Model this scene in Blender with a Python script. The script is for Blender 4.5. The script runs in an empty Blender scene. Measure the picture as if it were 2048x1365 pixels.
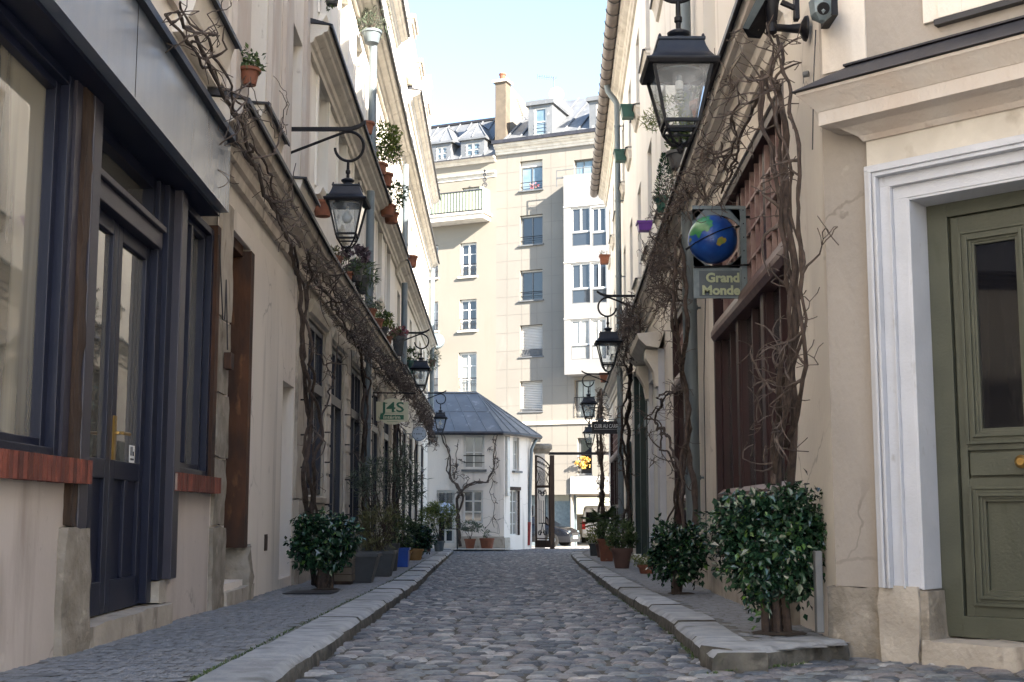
import bpy, bmesh, math, random
from mathutils import Vector, noise
R = math.radians
# ---------------------------------------------------------------- camera, world, sun
sc = bpy.context.scene
COL = sc.collection
F_PX, TH, CX, CY, EYE = 2482.0, R(7), 1024.0, 720.3, 0.75
cam = bpy.data.objects.new('camera', bpy.data.cameras.new('camera')); COL.objects.link(cam)
cam.location = (0, 0, EYE); cam.rotation_euler = (R(90)+TH, 0, 0)
cam.data.sensor_width = 36; cam.data.lens = F_PX/2048*36
cam.data.shift_y = (CY-682.5)/2048; cam.data.clip_end = 2000; cam.data.clip_start = .05
cam.data.dof.use_dof = False
sc.camera = cam
w = bpy.data.worlds.new('World'); sc.world = w; w.use_nodes = True
nt = w.node_tree; sky = nt.nodes.new('ShaderNodeTexSky'); sky.sky_type = 'NISHITA'; sky.sun_disc = False
SUN_DIR = Vector((.68, -.735, .55)).normalized()      # towards the sun
sky.sun_elevation = math.asin(SUN_DIR.z); sky.sun_rotation = math.atan2(SUN_DIR.x, SUN_DIR.y)
sky.altitude = 50; sky.air_density = 1.0; sky.dust_density = .7; sky.ozone_density = 1.2
nt.links.new(sky.outputs[0], nt.nodes['Background'].inputs[0]); nt.nodes['Background'].inputs[1].default_value = .085
sl = bpy.data.lights.new('sun', 'SUN'); sl.energy = 4.7; sl.angle = R(.6); sl.color = (1, .91, .79)
so = bpy.data.objects.new('sun', sl); COL.objects.link(so); so.rotation_euler = SUN_DIR.to_track_quat('Z', 'Y').to_euler()
so.location = (30, -30, 40)
sc.view_settings.view_transform = 'Standard'; sc.view_settings.look = 'None'
sc.view_settings.exposure = 2.66; sc.view_settings.gamma = 1
sc.render.engine = 'CYCLES'
sc.cycles.caustics_reflective = False; sc.cycles.caustics_refractive = False; sc.cycles.max_bounces = 8; sc.cycles.diffuse_bounces = 4; sc.cycles.transparent_max_bounces = 12

# ---------------------------------------------------------------- helpers
def rnd(a, b): return random.uniform(a, b)
def ray(px, py):
    a = (px-CX)/F_PX; b = -(py-CY)/F_PX
    return (a, math.cos(TH)-b*math.sin(TH), math.sin(TH)+b*math.cos(TH))
def at(px, py, Y):
    r = ray(px, py); t = Y/r[1]
    return Vector((r[0]*t, Y, r[2]*t+EYE))
class Frame:
    def __init__(s, P0, P1, side=1):
        dx, dy = P1[0]-P0[0], P1[1]-P0[1]; L = math.hypot(dx, dy)
        s.O = Vector((P0[0], P0[1], 0)); s.U = Vector((dx/L, dy/L, 0)); s.L = L
        s.V = Vector((dy/L*side, -dx/L*side, 0)); s.id = (round(P0[0], 3), round(P0[1], 3))
    def map(s, u, v, z): return s.O+s.U*u+s.V*v+Vector((0, 0, z))
    def hit(s, px, py, v=0):
        r = ray(px, py); o = s.O+s.V*v
        t = (o.x*s.V.x+o.y*s.V.y)/(r[0]*s.V.x+r[1]*s.V.y)
        return ((r[0]*t-o.x)*s.U.x+(r[1]*t-o.y)*s.U.y, r[2]*t+EYE)
    def rect(s, x0, y0, x1, y1, v=0):
        xm, ym = (x0+x1)/2, (y0+y1)/2
        return (s.hit(x0, ym, v)[0], s.hit(x1, ym, v)[0], s.hit(xm, y1, v)[1], s.hit(xm, y0, v)[1])
class World_:
    id = 'w'
    U = Vector((1, 0, 0)); V = Vector((0, 1, 0)); O = Vector((0, 0, 0))
    def map(s, u, v, z): return Vector((u, v, z))
FW = World_()
ORG = {}
LA = Frame((-2.11, -3), (-2.674, 16)); LB = Frame((-2.674, 16), (-3.09, 45.5))
RA = Frame((1.96, 7.6), (3.42, 44.5), -1); RC = Frame((1.96, 7.6), (3.96, 5.7))
EC = Frame((-4.2, 63.5), (7, 58.8))
def zr(y): return -.014*min(y, 62)
def zp(y): return zr(y)+.10

class MB:
    def __init__(s, fr=FW): s.fr = fr; s.v = []; s.f = []; s.m = []; s.cm = 0
    def add(s, vs, fs):
        b = len(s.v); s.v += [s.fr.map(*p) for p in vs]
        for f in fs: s.f.append([b+i for i in f]); s.m.append(s.cm)
        return s
    def box(s, u0, u1, v0, v1, z0, z1, taper=0):
        t = taper
        vs = [(u0, v0, z0), (u1, v0, z0), (u1, v1, z0), (u0, v1, z0),
              (u0+t, v0+t, z1), (u1-t, v0+t, z1), (u1-t, v1-t, z1), (u0+t, v1-t, z1)]
        return s.add(vs, [(0, 3, 2, 1), (4, 5, 6, 7), (0, 1, 5, 4), (1, 2, 6, 5), (2, 3, 7, 6), (3, 0, 4, 7)])
    def quad(s, a, b, c, d): return s.add([a, b, c, d], [(0, 1, 2, 3)])
    def prism(s, prof, u0, u1):
        """profile [(v,z)...] swept along u"""
        n = len(prof)
        vs = [(u0, p[0], p[1]) for p in prof]+[(u1, p[0], p[1]) for p in prof]
        fs = [(i, (i+1) % n, n+(i+1) % n, n+i) for i in range(n)]+[tuple(range(n))[::-1], tuple(range(n, 2*n))]
        return s.add(vs, fs)
    def poly(s, pts, v0, v1):
        """polygon [(u,z)] in the wall plane, given thickness"""
        n = len(pts)
        vs = [(p[0], v0, p[1]) for p in pts]+[(p[0], v1, p[1]) for p in pts]
        fs = [(i, (i+1) % n, n+(i+1) % n, n+i) for i in range(n)]+[tuple(range(n))[::-1], tuple(range(n, 2*n))]
        return s.add(vs, fs)
    def tube(s, pts, r, n=8, closed=False, cap=True):
        W = [s.fr.map(*p) for p in pts]; rs = r if isinstance(r, (list, tuple)) else [r]*len(W)
        k = len(W); b = len(s.v); prev = None
        for i in range(k):
            if closed: t = W[(i+1) % k]-W[i-1]
            else: t = W[min(i+1, k-1)]-W[max(i-1, 0)]
            if t.length < 1e-9: t = Vector((0, 0, 1))
            t.normalize()
            if prev is None: a = t.orthogonal().normalized()
            else:
                a = prev-t*prev.dot(t)
                a = a.normalized() if a.length > 1e-6 else t.orthogonal().normalized()
            prev = a; c = t.cross(a)
            for j in range(n):
                q = 2*math.pi*j/n
                s.v.append(W[i]+(a*math.cos(q)+c*math.sin(q))*rs[i])
        for i in range(k if closed else k-1):
            i2 = (i+1) % k
            for j in range(n):
                s.f.append([b+i*n+j, b+i*n+(j+1) % n, b+i2*n+(j+1) % n, b+i2*n+j]); s.m.append(s.cm)
        if cap and not closed:
            s.f.append([b+j for j in range(n)][::-1]); s.m.append(s.cm)
            s.f.append([b+(k-1)*n+j for j in range(n)]); s.m.append(s.cm)
        return s
    def lathe(s, c, prof, n=16):
        """prof [(r,z)] about the vertical through c=(u,v)"""
        vs = []; k = len(prof)
        for (r, z) in prof:
            for j in range(n):
                q = 2*math.pi*j/n; vs.append((c[0]+r*math.cos(q), c[1]+r*math.sin(q), z))
        fs = [(i*n+j, i*n+(j+1) % n, (i+1)*n+(j+1) % n, (i+1)*n+j) for i in range(k-1) for j in range(n)]
        fs += [tuple(range(n))[::-1], tuple((k-1)*n+j for j in range(n))]
        return s.add(vs, fs)
    def frustum(s, c, prof):
        """square section [(halfwidth,z)] stacked"""
        vs = []; k = len(prof)
        for (r, z) in prof: vs += [(c[0]-r, c[1]-r, z), (c[0]+r, c[1]-r, z), (c[0]+r, c[1]+r, z), (c[0]-r, c[1]+r, z)]
        fs = [(i*4+j, i*4+(j+1) % 4, (i+1)*4+(j+1) % 4, (i+1)*4+j) for i in range(k-1) for j in range(4)]
        return s.add(vs, fs+[(3, 2, 1, 0), tuple((k-1)*4+j for j in range(4))])
    def build(s, name, mat, parent=None, org=None, smooth=False, recalc=True, bevel=0):
        if org is None: org = ORG[parent.name] if parent is not None else Vector((0, 0, 0))
        org = Vector(org); me = bpy.data.meshes.new(name)
        me.from_pydata([tuple(p-org) for p in s.v], [], s.f)
        for m in (mat if isinstance(mat, (list, tuple)) else [mat]): me.materials.append(m)
        if isinstance(mat, (list, tuple)): me.polygons.foreach_set('material_index', s.m)
        if recalc:
            bm = bmesh.new(); bm.from_mesh(me); bmesh.ops.recalc_face_normals(bm, faces=bm.faces); bm.to_mesh(me); bm.free()
        if smooth:
            me.polygons.foreach_set('use_smooth', [True]*len(me.polygons))
            try: me.set_sharp_from_angle(angle=R(40))
            except Exception: pass
        o = bpy.data.objects.new(name, me); COL.objects.link(o)
        if bevel:
            b = o.modifiers.new('b', 'BEVEL'); b.width = bevel; b.segments = 2; b.limit_method = 'ANGLE'; b.angle_limit = R(40)
        ORG[o.name] = org
        if parent is not None: o.parent = parent; o.location = org-ORG[parent.name]
        else: o.location = org
        return o
def tag(o, label=None, cat=None, group=None, kind=None):
    if label:
        n = len(label.split()); assert 4 <= n <= 16, (n, label)
        o['label'] = label
    if cat: o['category'] = cat
    if group: o['group'] = group
    if kind: o['kind'] = kind
    return o
def thing(name, label, cat, org, group=None):
    o = bpy.data.objects.new(name, None); COL.objects.link(o); o.empty_display_size = .1
    o.location = org; ORG[o.name] = Vector(org); return tag(o, label, cat, group)
def copy_tree(o, loc=None, parent=None):
    c = o.copy(); COL.objects.link(c); c.parent = parent
    if loc is not None: c.location = loc
    ORG[c.name] = Vector(c.location)+(ORG[parent.name] if parent is not None else Vector((0, 0, 0)))
    for ch in list(o.children): copy_tree(ch, None, c)
    return c

# ---------------------------------------------------------------- materials
def mat(name, c1, c2=None, rough=.8, metal=0, scale=3, bump=.0, bscale=60, stretch=1.0, island=0, stains=None, spec=.5, ior=None, det=6, contrast=(.35, .65), crack=0):
    m = bpy.data.materials.new(name); m.use_nodes = True; t = m.node_tree; N = t.nodes; L = t.links
    b = N['Principled BSDF']; b.inputs['Roughness'].default_value = rough; b.inputs['Metallic'].default_value = metal
    b.inputs['Specular IOR Level'].default_value = spec
    if ior: b.inputs['IOR'].default_value = ior
    geo = N.new('ShaderNodeNewGeometry'); mp = N.new('ShaderNodeMapping'); mp.inputs['Scale'].default_value = (1, 1, stretch)
    L.new(geo.outputs['Position'], mp.inputs[0])
    def nz(sc_, detail, src=None):
        n = N.new('ShaderNodeTexNoise'); n.inputs['Scale'].default_value = sc_; n.inputs['Detail'].default_value = detail
        L.new(src or mp.outputs[0], n.inputs['Vector']); return n
    def rampf(fac, a, b_):
        r = N.new('ShaderNodeMapRange'); r.inputs[1].default_value = a; r.inputs[2].default_value = b_; L.new(fac, r.inputs[0]); return r.outputs[0]
    def mix(fac, A, B, mode='MIX'):
        x = N.new('ShaderNodeMix'); x.data_type = 'RGBA'; x.blend_type = mode
        if hasattr(fac, 'links'): L.new(fac, x.inputs[0])
        else: x.inputs[0].default_value = fac
        for i, q in ((6, A), (7, B)):
            if hasattr(q, 'links'): L.new(q, x.inputs[i])
            else: x.inputs[i].default_value = (*q, 1)
        return x.outputs[2]
    col = c1
    if c2 is not None: col = mix(rampf(nz(scale, det).outputs[0], *contrast), c1, c2)
    if stains:      # blotches / runs of another colour, (colour, scale, threshold, zstretch)
        for (sc3, s_, th, zs) in stains:
            m2 = N.new('ShaderNodeMapping'); m2.inputs['Scale'].default_value = (1, 1, zs); m2.inputs['Location'].default_value = (s_, s_*3, 0)
            L.new(geo.outputs['Position'], m2.inputs[0])
            f = rampf(nz(s_, 8, m2.outputs[0]).outputs[0], th, th+.14)
            mu = N.new('ShaderNodeMath'); mu.operation = 'MULTIPLY'; mu.inputs[1].default_value = .75; L.new(f, mu.inputs[0])
            col = mix(mu.outputs[0], col, sc3)
    if crack:
        dn = nz(2.2, 4, geo.outputs['Position']); va = N.new('ShaderNodeVectorMath'); va.operation = 'MULTIPLY_ADD'; va.inputs[1].default_value = (.5, .5, .5)
        L.new(dn.outputs['Color'], va.inputs[0]); L.new(geo.outputs['Position'], va.inputs[2])
        vo = N.new('ShaderNodeTexVoronoi'); vo.feature = 'DISTANCE_TO_EDGE'; vo.inputs['Scale'].default_value = crack; L.new(va.outputs[0], vo.inputs['Vector'])
        k1 = N.new('ShaderNodeMapRange'); k1.inputs[1].default_value = .004; k1.inputs[2].default_value = .011; k1.inputs[3].default_value = .38; k1.inputs[4].default_value = 0; L.new(vo.outputs['Distance'], k1.inputs[0])
        k2 = rampf(nz(.9, 3, geo.outputs['Position']).outputs[0], .52, .60); mm = N.new('ShaderNodeMath'); mm.operation = 'MULTIPLY'; L.new(k1.outputs[0], mm.inputs[0]); L.new(k2, mm.inputs[1])
        col = mix(mm.outputs[0], col, (.10, .085, .07))
    if island:
        r = N.new('ShaderNodeMapRange'); r.inputs[3].default_value = 1-island; r.inputs[4].default_value = 1+island
        L.new(geo.outputs['Random Per Island'], r.inputs[0])
        cc = N.new('ShaderNodeCombineColor'); [L.new(r.outputs[0], cc.inputs[i]) for i in range(3)]
        col = mix(1.0, col, cc.outputs[0], 'MULTIPLY')
    if hasattr(col, 'links'): L.new(col, b.inputs['Base Color'])
    else: b.inputs['Base Color'].default_value = (*col, 1)
    if bump:
        bp = N.new('ShaderNodeBump'); bp.inputs['Strength'].default_value = bump; bp.inputs['Distance'].default_value = .02
        L.new(nz(bscale, 8).outputs[0], bp.inputs['Height']); L.new(bp.outputs[0], b.inputs['Normal'])
    return m
def leafmat(name, dark, light, rough=.4, gloss=.5, odd=None):
    m = bpy.data.materials.new(name); m.use_nodes = True; t = m.node_tree; N = t.nodes; L = t.links; b = N['Principled BSDF']
    g = N.new('ShaderNodeNewGeometry'); cr = N.new('ShaderNodeValToRGB'); L.new(g.outputs['Random Per Island'], cr.inputs[0])
    cr.color_ramp.elements[0].color = (*dark, 1); cr.color_ramp.elements[1].color = (*light, 1)
    if odd: e = cr.color_ramp.elements.new(.93); e.color = (*light, 1); cr.color_ramp.elements[-1].color = (*odd, 1)
    L.new(cr.outputs[0], b.inputs['Base Color']); b.inputs['Roughness'].default_value = rough; b.inputs['Specular IOR Level'].default_value = gloss
    return m
def glassmat(name, col=(.02, .025, .03), ior=1.9, rough=.02, wob=.0, c2=None):
    m = mat(name, col, c2, rough=rough, ior=ior, scale=1.2, bump=wob, bscale=2.5)
    return m
def cobblemat():
    m = bpy.data.materials.new('cobble'); m.use_nodes = True; t = m.node_tree; N = t.nodes; L = t.links; b = N['Principled BSDF']
    g = N.new('ShaderNodeNewGeometry'); cr = N.new('ShaderNodeValToRGB'); L.new(g.outputs['Random Per Island'], cr.inputs[0])
    E = cr.color_ramp.elements
    E[0].color = (.030, .036, .045, 1); E[1].color = (.22, .20, .185, 1)
    for p, c in ((.2, (.060, .070, .085)), (.4, (.105, .10, .106)), (.52, (.070, .088, .10)), (.70, (.128, .118, .12)), (.84, (.10, .115, .125)), (.94, (.22, .22, .22))):
        e = E.new(p); e.color = (*c, 1)
    n = N.new('ShaderNodeTexNoise'); n.inputs['Scale'].default_value = 35; n.inputs['Detail'].default_value = 8; L.new(g.outputs['Position'], n.inputs['Vector'])
    r = N.new('ShaderNodeMapRange'); r.inputs[1].default_value = .3; r.inputs[2].default_value = .7; r.inputs[3].default_value = 1.0; r.inputs[4].default_value = 1.75; L.new(n.outputs[0], r.inputs[0])
    cc = N.new('ShaderNodeCombineColor'); [L.new(r.outputs[0], cc.inputs[i]) for i in range(3)]
    x = N.new('ShaderNodeMix'); x.data_type = 'RGBA'; x.blend_type = 'MULTIPLY'; x.inputs[0].default_value = 1
    L.new(cr.outputs[0], x.inputs[6]); L.new(cc.outputs[0], x.inputs[7]); L.new(x.outputs[2], b.inputs['Base Color'])
    b.inputs['Roughness'].default_value = .5; b.inputs['Specular IOR Level'].default_value = .6
    bp = N.new('ShaderNodeBump'); bp.inputs['Strength'].default_value = .5; bp.inputs['Distance'].default_value = .012
    n2 = N.new('ShaderNodeTexNoise'); n2.inputs['Scale'].default_value = 55; n2.inputs['Detail'].default_value = 8; L.new(g.outputs['Position'], n2.inputs['Vector'])
    L.new(n2.outputs[0], bp.inputs['Height']); L.new(bp.outputs[0], b.inputs['Normal'])
    return m
M = dict(
 cream=mat('cream_plaster', (.76, .71, .64), (.68, .63, .57), scale=1.1, bump=.25, bscale=40, stretch=.35, stains=[((.44, .37, .30), 2.4, .57, .15), ((.84, .78, .70), 1.3, .62, .3), ((.28, .23, .19), 11, .69, .6)], crack=.8),
 facade=mat('pale_facade', (.84, .80, .73), (.77, .73, .66), scale=.8, bump=.2, bscale=30, stretch=.3, stains=[((.42, .36, .29), 1.7, .60, .12)]),
 facade2=mat('cream_facade', (.81, .77, .68), (.75, .70, .61), scale=.7, bump=.2, bscale=30, stretch=.3, stains=[((.45, .38, .30), 1.9, .62, .12)]),
 peeling=mat('peeling_paint', (.54, .50, .46), (.50, .42, .36), scale=3, bump=.4, bscale=40, stretch=.4, stains=[((.20, .13, .09), 9, .66, .25), ((.75, .70, .64), 5, .62, .2)]),
 white=mat('white_render', (.82, .76, .70), (.76, .70, .64), scale=1.4, bump=.25, bscale=35, stretch=.25, stains=[((.46, .42, .38), 3.2, .56, .09), ((.30, .27, .25), 9, .68, .5)], crack=.8),
 whitep=mat('white_paint', (.53, .55, .60), (.48, .50, .545), scale=4, rough=.55, bump=.15, bscale=50, stains=[((.30, .29, .28), 14, .66, .5), ((.43, .43, .44), 2.5, .56, .2)]),
 riser=mat('pinkish_grey_render', (.48, .43, .40), (.55, .49, .455), scale=2.0, bump=.2, bscale=60, stretch=.4, stains=[((.30, .25, .22), 3.0, .55, .2), ((.62, .57, .52), 7, .67, 1), ((.22, .19, .17), 13, .68, 1)], crack=.9),
 stone=mat('old_stone', (.33, .295, .25), (.21, .185, .15), scale=6, bump=.7, bscale=25, stains=[((.12, .10, .075), 5, .58, 1), ((.55, .49, .40), 9, .62, 1)]),
 stonel=mat('pale_stone', (.47, .425, .365), (.36, .32, .27), scale=4, bump=.4, bscale=30, stains=[((.17, .145, .12), 6, .56, .5), ((.60, .56, .50), 11, .66, 1)]),
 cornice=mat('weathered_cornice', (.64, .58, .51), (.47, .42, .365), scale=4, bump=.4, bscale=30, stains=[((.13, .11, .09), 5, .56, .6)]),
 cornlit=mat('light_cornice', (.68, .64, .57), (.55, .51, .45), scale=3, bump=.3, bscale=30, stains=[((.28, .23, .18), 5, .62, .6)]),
 pier=mat('beige_render', (.36, .325, .29), (.31, .28, .25), scale=2.2, bump=.3, bscale=30, stretch=.5, stains=[((.28, .235, .20), 1.9, .53, .45), ((.50, .46, .41), 6, .66, 1), ((.18, .15, .13), 15, .70, 1)], crack=1.1),
 navy=mat('navy_paint', (.006, .009, .026), (.009, .012, .030), scale=5, rough=.42, spec=.35, bump=.06, bscale=80, stains=[((.03, .028, .038), 12, .70, .4)]),
 navyl=mat('navy_sheen_paint', (.034, .032, .048), (.030, .029, .044), scale=5, rough=.42, bump=.06, bscale=80),  # paler copy of navy, grazing sheen painted into the colour
 fascia=mat('blue_grey_fascia', (.13, .16, .22), (.17, .20, .255), scale=3, rough=.22, ior=1.8, bump=.12, bscale=14, stretch=.25),
 black=mat('black_iron', (.004, .004, .006), (.008, .008, .011), scale=20, rough=.5, spec=.25, bump=.1, bscale=90),
 lampblue=mat('lantern_black_paint', (.010, .014, .024), (.016, .020, .030), scale=14, rough=.45, spec=.35, bump=.12, bscale=60, stains=[((.10, .10, .11), 16, .72, 1)]),
 flash=mat('dark_flashing', (.016, .017, .024), (.032, .032, .04), scale=6, rough=.5, bump=.1),
 zinc=mat('zinc_roof', (.17, .178, .188), (.13, .138, .148), scale=1.5, rough=.5, metal=.2, bump=.1, bscale=6, stains=[((.36, .36, .36), 3, .6, 1)]),
 pipe=mat('zinc_pipe', (.17, .205, .225), (.12, .15, .17), scale=5, rough=.5, metal=.2, bump=.1, stretch=.3, stains=[((.30, .31, .31), 7, .62, .2)]),
 gutter=mat('old_gutter', (.105, .085, .075), (.17, .14, .125), scale=4, rough=.55, bump=.2, bscale=20),
 brick=mat('red_brick', (.19, .052, .032), (.12, .036, .026), scale=9, rough=.75, bump=.4, bscale=70, island=.45),
 mortar=mat('mortar', (.36, .27, .22), (.3, .22, .18), scale=20, bump=.3),
 beam=mat('old_beam', (.028, .015, .010), (.055, .032, .020), scale=14, rough=.85, bump=1.0, bscale=28, stretch=.12, stains=[((.018, .010, .007), 9, .52, .15)]),
 rust=mat('rusty_timber', (.095, .036, .014), (.038, .017, .010), scale=5, rough=.8, bump=.5, bscale=22, stretch=.3, stains=[((.028, .014, .01), 3.5, .52, .5), ((.26, .12, .05), 7, .64, .4)]),
 burg=mat('burgundy_paint', (.026, .006, .009), (.018, .005, .007), scale=5, rough=.45, spec=.3, bump=.08),
 gridbar=mat('lit_glazing_bars', (.22, .13, .125), (.34, .24, .22), scale=8, rough=.5),  # paler burgundy: light striking the bars is painted into the colour
 rail=mat('worn_burgundy_rail', (.075, .035, .04), (.13, .075, .07), scale=8, rough=.45, bump=.1),
 green=mat('green_paint', (.066, .071, .051), (.053, .058, .042), scale=4, rough=.45, bump=.12, bscale=60, stains=[((.040, .045, .028), 7, .60, .35), ((.16, .165, .12), 24, .70, 1)]),
 dgreen=mat('dark_green_paint', (.008, .026, .026), (.012, .036, .034), scale=4, rough=.45, bump=.08),
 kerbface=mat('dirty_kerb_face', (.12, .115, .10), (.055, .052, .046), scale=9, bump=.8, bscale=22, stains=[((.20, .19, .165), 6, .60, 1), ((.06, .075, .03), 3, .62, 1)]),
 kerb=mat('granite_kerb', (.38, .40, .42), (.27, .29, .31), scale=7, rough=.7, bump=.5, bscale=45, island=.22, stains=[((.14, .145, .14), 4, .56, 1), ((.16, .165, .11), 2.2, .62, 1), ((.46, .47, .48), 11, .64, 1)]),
 setts=mat('pavement_setts', (.20, .215, .235), (.27, .28, .295), scale=26, rough=.8, bump=.9, bscale=70, island=.10, stains=[((.33, .33, .325), 5, .60, 1), ((.15, .16, .165), 3, .60, 1)]),
 joint=mat('joint_grit', (.13, .13, .125), (.19, .19, .175), scale=14, rough=.95, bump=.5, bscale=60, stains=[((.05, .065, .025), 3.0, .58, 1)]),
 cobble=cobblemat(), roadjoint=mat('road_joint', (.065, .062, .055), (.10, .095, .085), scale=14, rough=.95, bump=.5, bscale=60, stains=[((.04, .05, .022), 3.0, .60, 1)]),
 ground=mat('pale_bounce_ground', (.42, .40, .37), (.36, .345, .32), scale=2, bump=.2),  # ground made pale so it bounces sunlight in from behind the camera
 terra=mat('terracotta', (.24, .085, .045), (.18, .068, .04), scale=9, rough=.8, bump=.15, stains=[((.45, .30, .22), 12, .66, 1)]),
 potdark=mat('charcoal_pot', (.045, .047, .05), (.065, .067, .07), scale=5, rough=.6, bump=.1, stains=[((.12, .12, .12), 6, .64, .4)]),
 potgreen=mat('green_plastic_box', (.016, .075, .06), (.02, .09, .07), scale=6, rough=.5),
 potblue=mat('blue_pot', (.012, .06, .34), (.015, .08, .40), scale=6, rough=.4),
 potpurple=mat('purple_box', (.10, .015, .24), (.12, .02, .28), scale=6, rough=.4),
 potyel=mat('ochre_pot', (.36, .20, .07), (.28, .15, .05), scale=6, rough=.6),
 potbrown=mat('brown_pot', (.10, .055, .045), (.13, .07, .055), scale=6, rough=.7),
 bark=mat('vine_bark', (.028, .019, .015), (.075, .052, .042), scale=30, rough=.9, bump=.8, bscale=40, stretch=.4),
 bark2=mat('dark_bark', (.035, .024, .02), (.06, .04, .03), scale=30, rough=.9, bump=.6, bscale=40),
 twig=mat('vine_twigs', (.055, .040, .034), (.12, .095, .082), scale=12, rough=.9),
 leafd=leafmat('glossy_laurel', (.008, .026, .016), (.028, .075, .034), .25, .7, odd=(.12, .22, .04)),
 leafm=leafmat('mid_green', (.028, .055, .018), (.085, .13, .04), .5, .4),
 leafo=leafmat('grey_green', (.045, .065, .045), (.13, .16, .11), .55, .35),
 leafy=leafmat('yellow_green', (.06, .10, .02), (.22, .26, .05), .5, .4),
 leafb=leafmat('dry_bamboo', (.10, .08, .04), (.16, .17, .07), .6, .3),
 leafv=leafmat('violet_succulent', (.07, .045, .06), (.12, .085, .10), .5, .4),
 flow=leafmat('pink_flowers', (.06, .09, .03), (.40, .10, .16), .6, .3),
 flowy=leafmat('yellow_flowers', (.55, .30, .06), (.70, .50, .15), .6, .3),
 pane=glassmat('window_pane', (.030, .036, .045), 1.8, .03, .04),
 panec=glassmat('curtained_pane', (.22, .22, .21), 1.7, .05, .0, (.36, .36, .34)),
 paneb=glassmat('sky_blue_pane', (.10, .16, .21), 1.7, .05, .0, (.20, .27, .32)),
 shopg=glassmat('shop_glass', (.13, .125, .11), 5.0, .015, .03), curtg=mat('curtain_and_reflection_glass', (.36, .335, .27), (.13, .12, .095), rough=.03, ior=4.0, scale=3.2, stretch=.06, contrast=(.42, .58)),  # facade reflection painted into both base colours; vertical bands give the curtain
 blackg=glassmat('door_dark_glass', (.008, .008, .010), 1.5, .03),
 winw=mat('white_joinery', (.66, .65, .62), (.58, .57, .54), scale=6, rough=.5),
 wing=mat('grey_joinery', (.10, .105, .11), (.13, .135, .14), scale=6, rough=.5),
 shut=mat('roller_shutter', (.46, .44, .41), (.50, .48, .45), scale=3, rough=.6),
 panel=mat('stone_cladding', (.212, .197, .172), (.197, .183, .16), scale=.6, rough=.8, bump=.1, stains=[((.245, .228, .20), 1.2, .6, .4), ((.17, .15, .13), 2.0, .66, .15)]),
 panelg=mat('grey_joint', (.185, .172, .152), (.17, .158, .14), scale=2),
 creamb=mat('cream_building', (.218, .200, .168), (.203, .186, .156), scale=.4, rough=.85, bump=.1, stains=[((.20, .175, .14), 1.0, .64, .15)]),
 bay=mat('white_bay', (.235, .232, .227), (.215, .212, .207), scale=.8, rough=.7, stains=[((.22, .20, .18), 1.6, .62, .2)]),
 brass=mat('brass', (.42, .27, .09), (.34, .21, .07), scale=20, rough=.35, metal=.9),
 sign=mat('cream_sign', (.66, .62, .42), (.60, .56, .38), scale=10, rough=.5),
 signg=mat('sign_green', (.012, .11, .055), (.015, .12, .06), scale=10, rough=.5),
 signb=mat('sign_black', (.012, .012, .018), rough=.5),
 signw=mat('sign_pale_blue', (.48, .56, .66), (.44, .52, .62), scale=5, rough=.5),
 steel=mat('galvanised_sheet', (.13, .17, .19), (.19, .23, .25), scale=8, rough=.5, metal=.25, bump=.1, stains=[((.28, .30, .31), 9, .64, 1)]),
 letter=mat('pale_lettering', (.42, .46, .30), (.36, .42, .28), scale=20, rough=.6),
 letw=mat('white_lettering', (.85, .85, .85), rough=.6),
 sea=mat('globe_blue', (.008, .045, .24), (.012, .08, .36), scale=9, rough=.35, bump=.1, stains=[((.02, .12, .36), 7, .56, 1), ((.02, .03, .08), 16, .66, 1)]),
 land=mat('globe_green', (.02, .15, .045), (.04, .22, .08), scale=12, rough=.3),
 landy=mat('globe_ochre', (.40, .28, .05), (.20, .26, .06), scale=20, rough=.3),
 car=mat('black_car_paint', (.004, .005, .008), rough=.2, spec=.4),
 van=mat('white_van_paint', (.70, .71, .74), rough=.3),
 tyre=mat('tyre_rubber', (.012, .012, .012), rough=.9),
 chrome=mat('chrome', (.6, .6, .62), rough=.15, metal=1),
 redl=mat('red_lamp', (.45, .01, .015), rough=.25),
 redp=mat('red_pipe', (.22, .015, .015), (.16, .012, .012), scale=8, rough=.5),
 bulb=mat('frosted_bulb', (.75, .75, .72), rough=.3),
 soil=mat('soil', (.03, .02, .014), (.05, .035, .025), scale=30, rough=1, bump=.5),
 tiles=mat('brown_chimney', (.13, .105, .078), (.10, .082, .062), scale=3, rough=.9, bump=.3, bscale=20),
)
def lampglass():
    m = bpy.data.materials.new('lantern_glass'); m.use_nodes = True; t = m.node_tree; N = t.nodes; L = t.links
    N.remove(N['Principled BSDF']); tr = N.new('ShaderNodeBsdfTransparent'); tr.inputs[0].default_value = (.90, .93, .95, 1)
    gl = N.new('ShaderNodeBsdfGlossy'); gl.inputs['Roughness'].default_value = .03
    df = N.new('ShaderNodeBsdfDiffuse'); df.inputs[0].default_value = (.6, .62, .64, 1)
    n = N.new('ShaderNodeTexNoise'); n.inputs['Scale'].default_value = 7; n.inputs['Detail'].default_value = 6
    g = N.new('ShaderNodeNewGeometry'); L.new(g.outputs['Position'], n.inputs['Vector'])
    mr = N.new('ShaderNodeMapRange'); mr.inputs[1].default_value = .45; mr.inputs[2].default_value = .75; mr.inputs[3].default_value = .05; mr.inputs[4].default_value = .45; L.new(n.outputs[0], mr.inputs[0])
    a = N.new('ShaderNodeMixShader'); L.new(mr.outputs[0], a.inputs[0]); L.new(tr.outputs[0], a.inputs[1]); L.new(df.outputs[0], a.inputs[2])
    fr = N.new('ShaderNodeFresnel'); fr.inputs[0].default_value = 1.5
    b = N.new('ShaderNodeMixShader'); L.new(fr.outputs[0], b.inputs[0]); L.new(a.outputs[0], b.inputs[1]); L.new(gl.outputs[0], b.inputs[2])
    L.new(b.outputs[0], N['Material Output'].inputs[0]); return m
M['lglass'] = lampglass()

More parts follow.
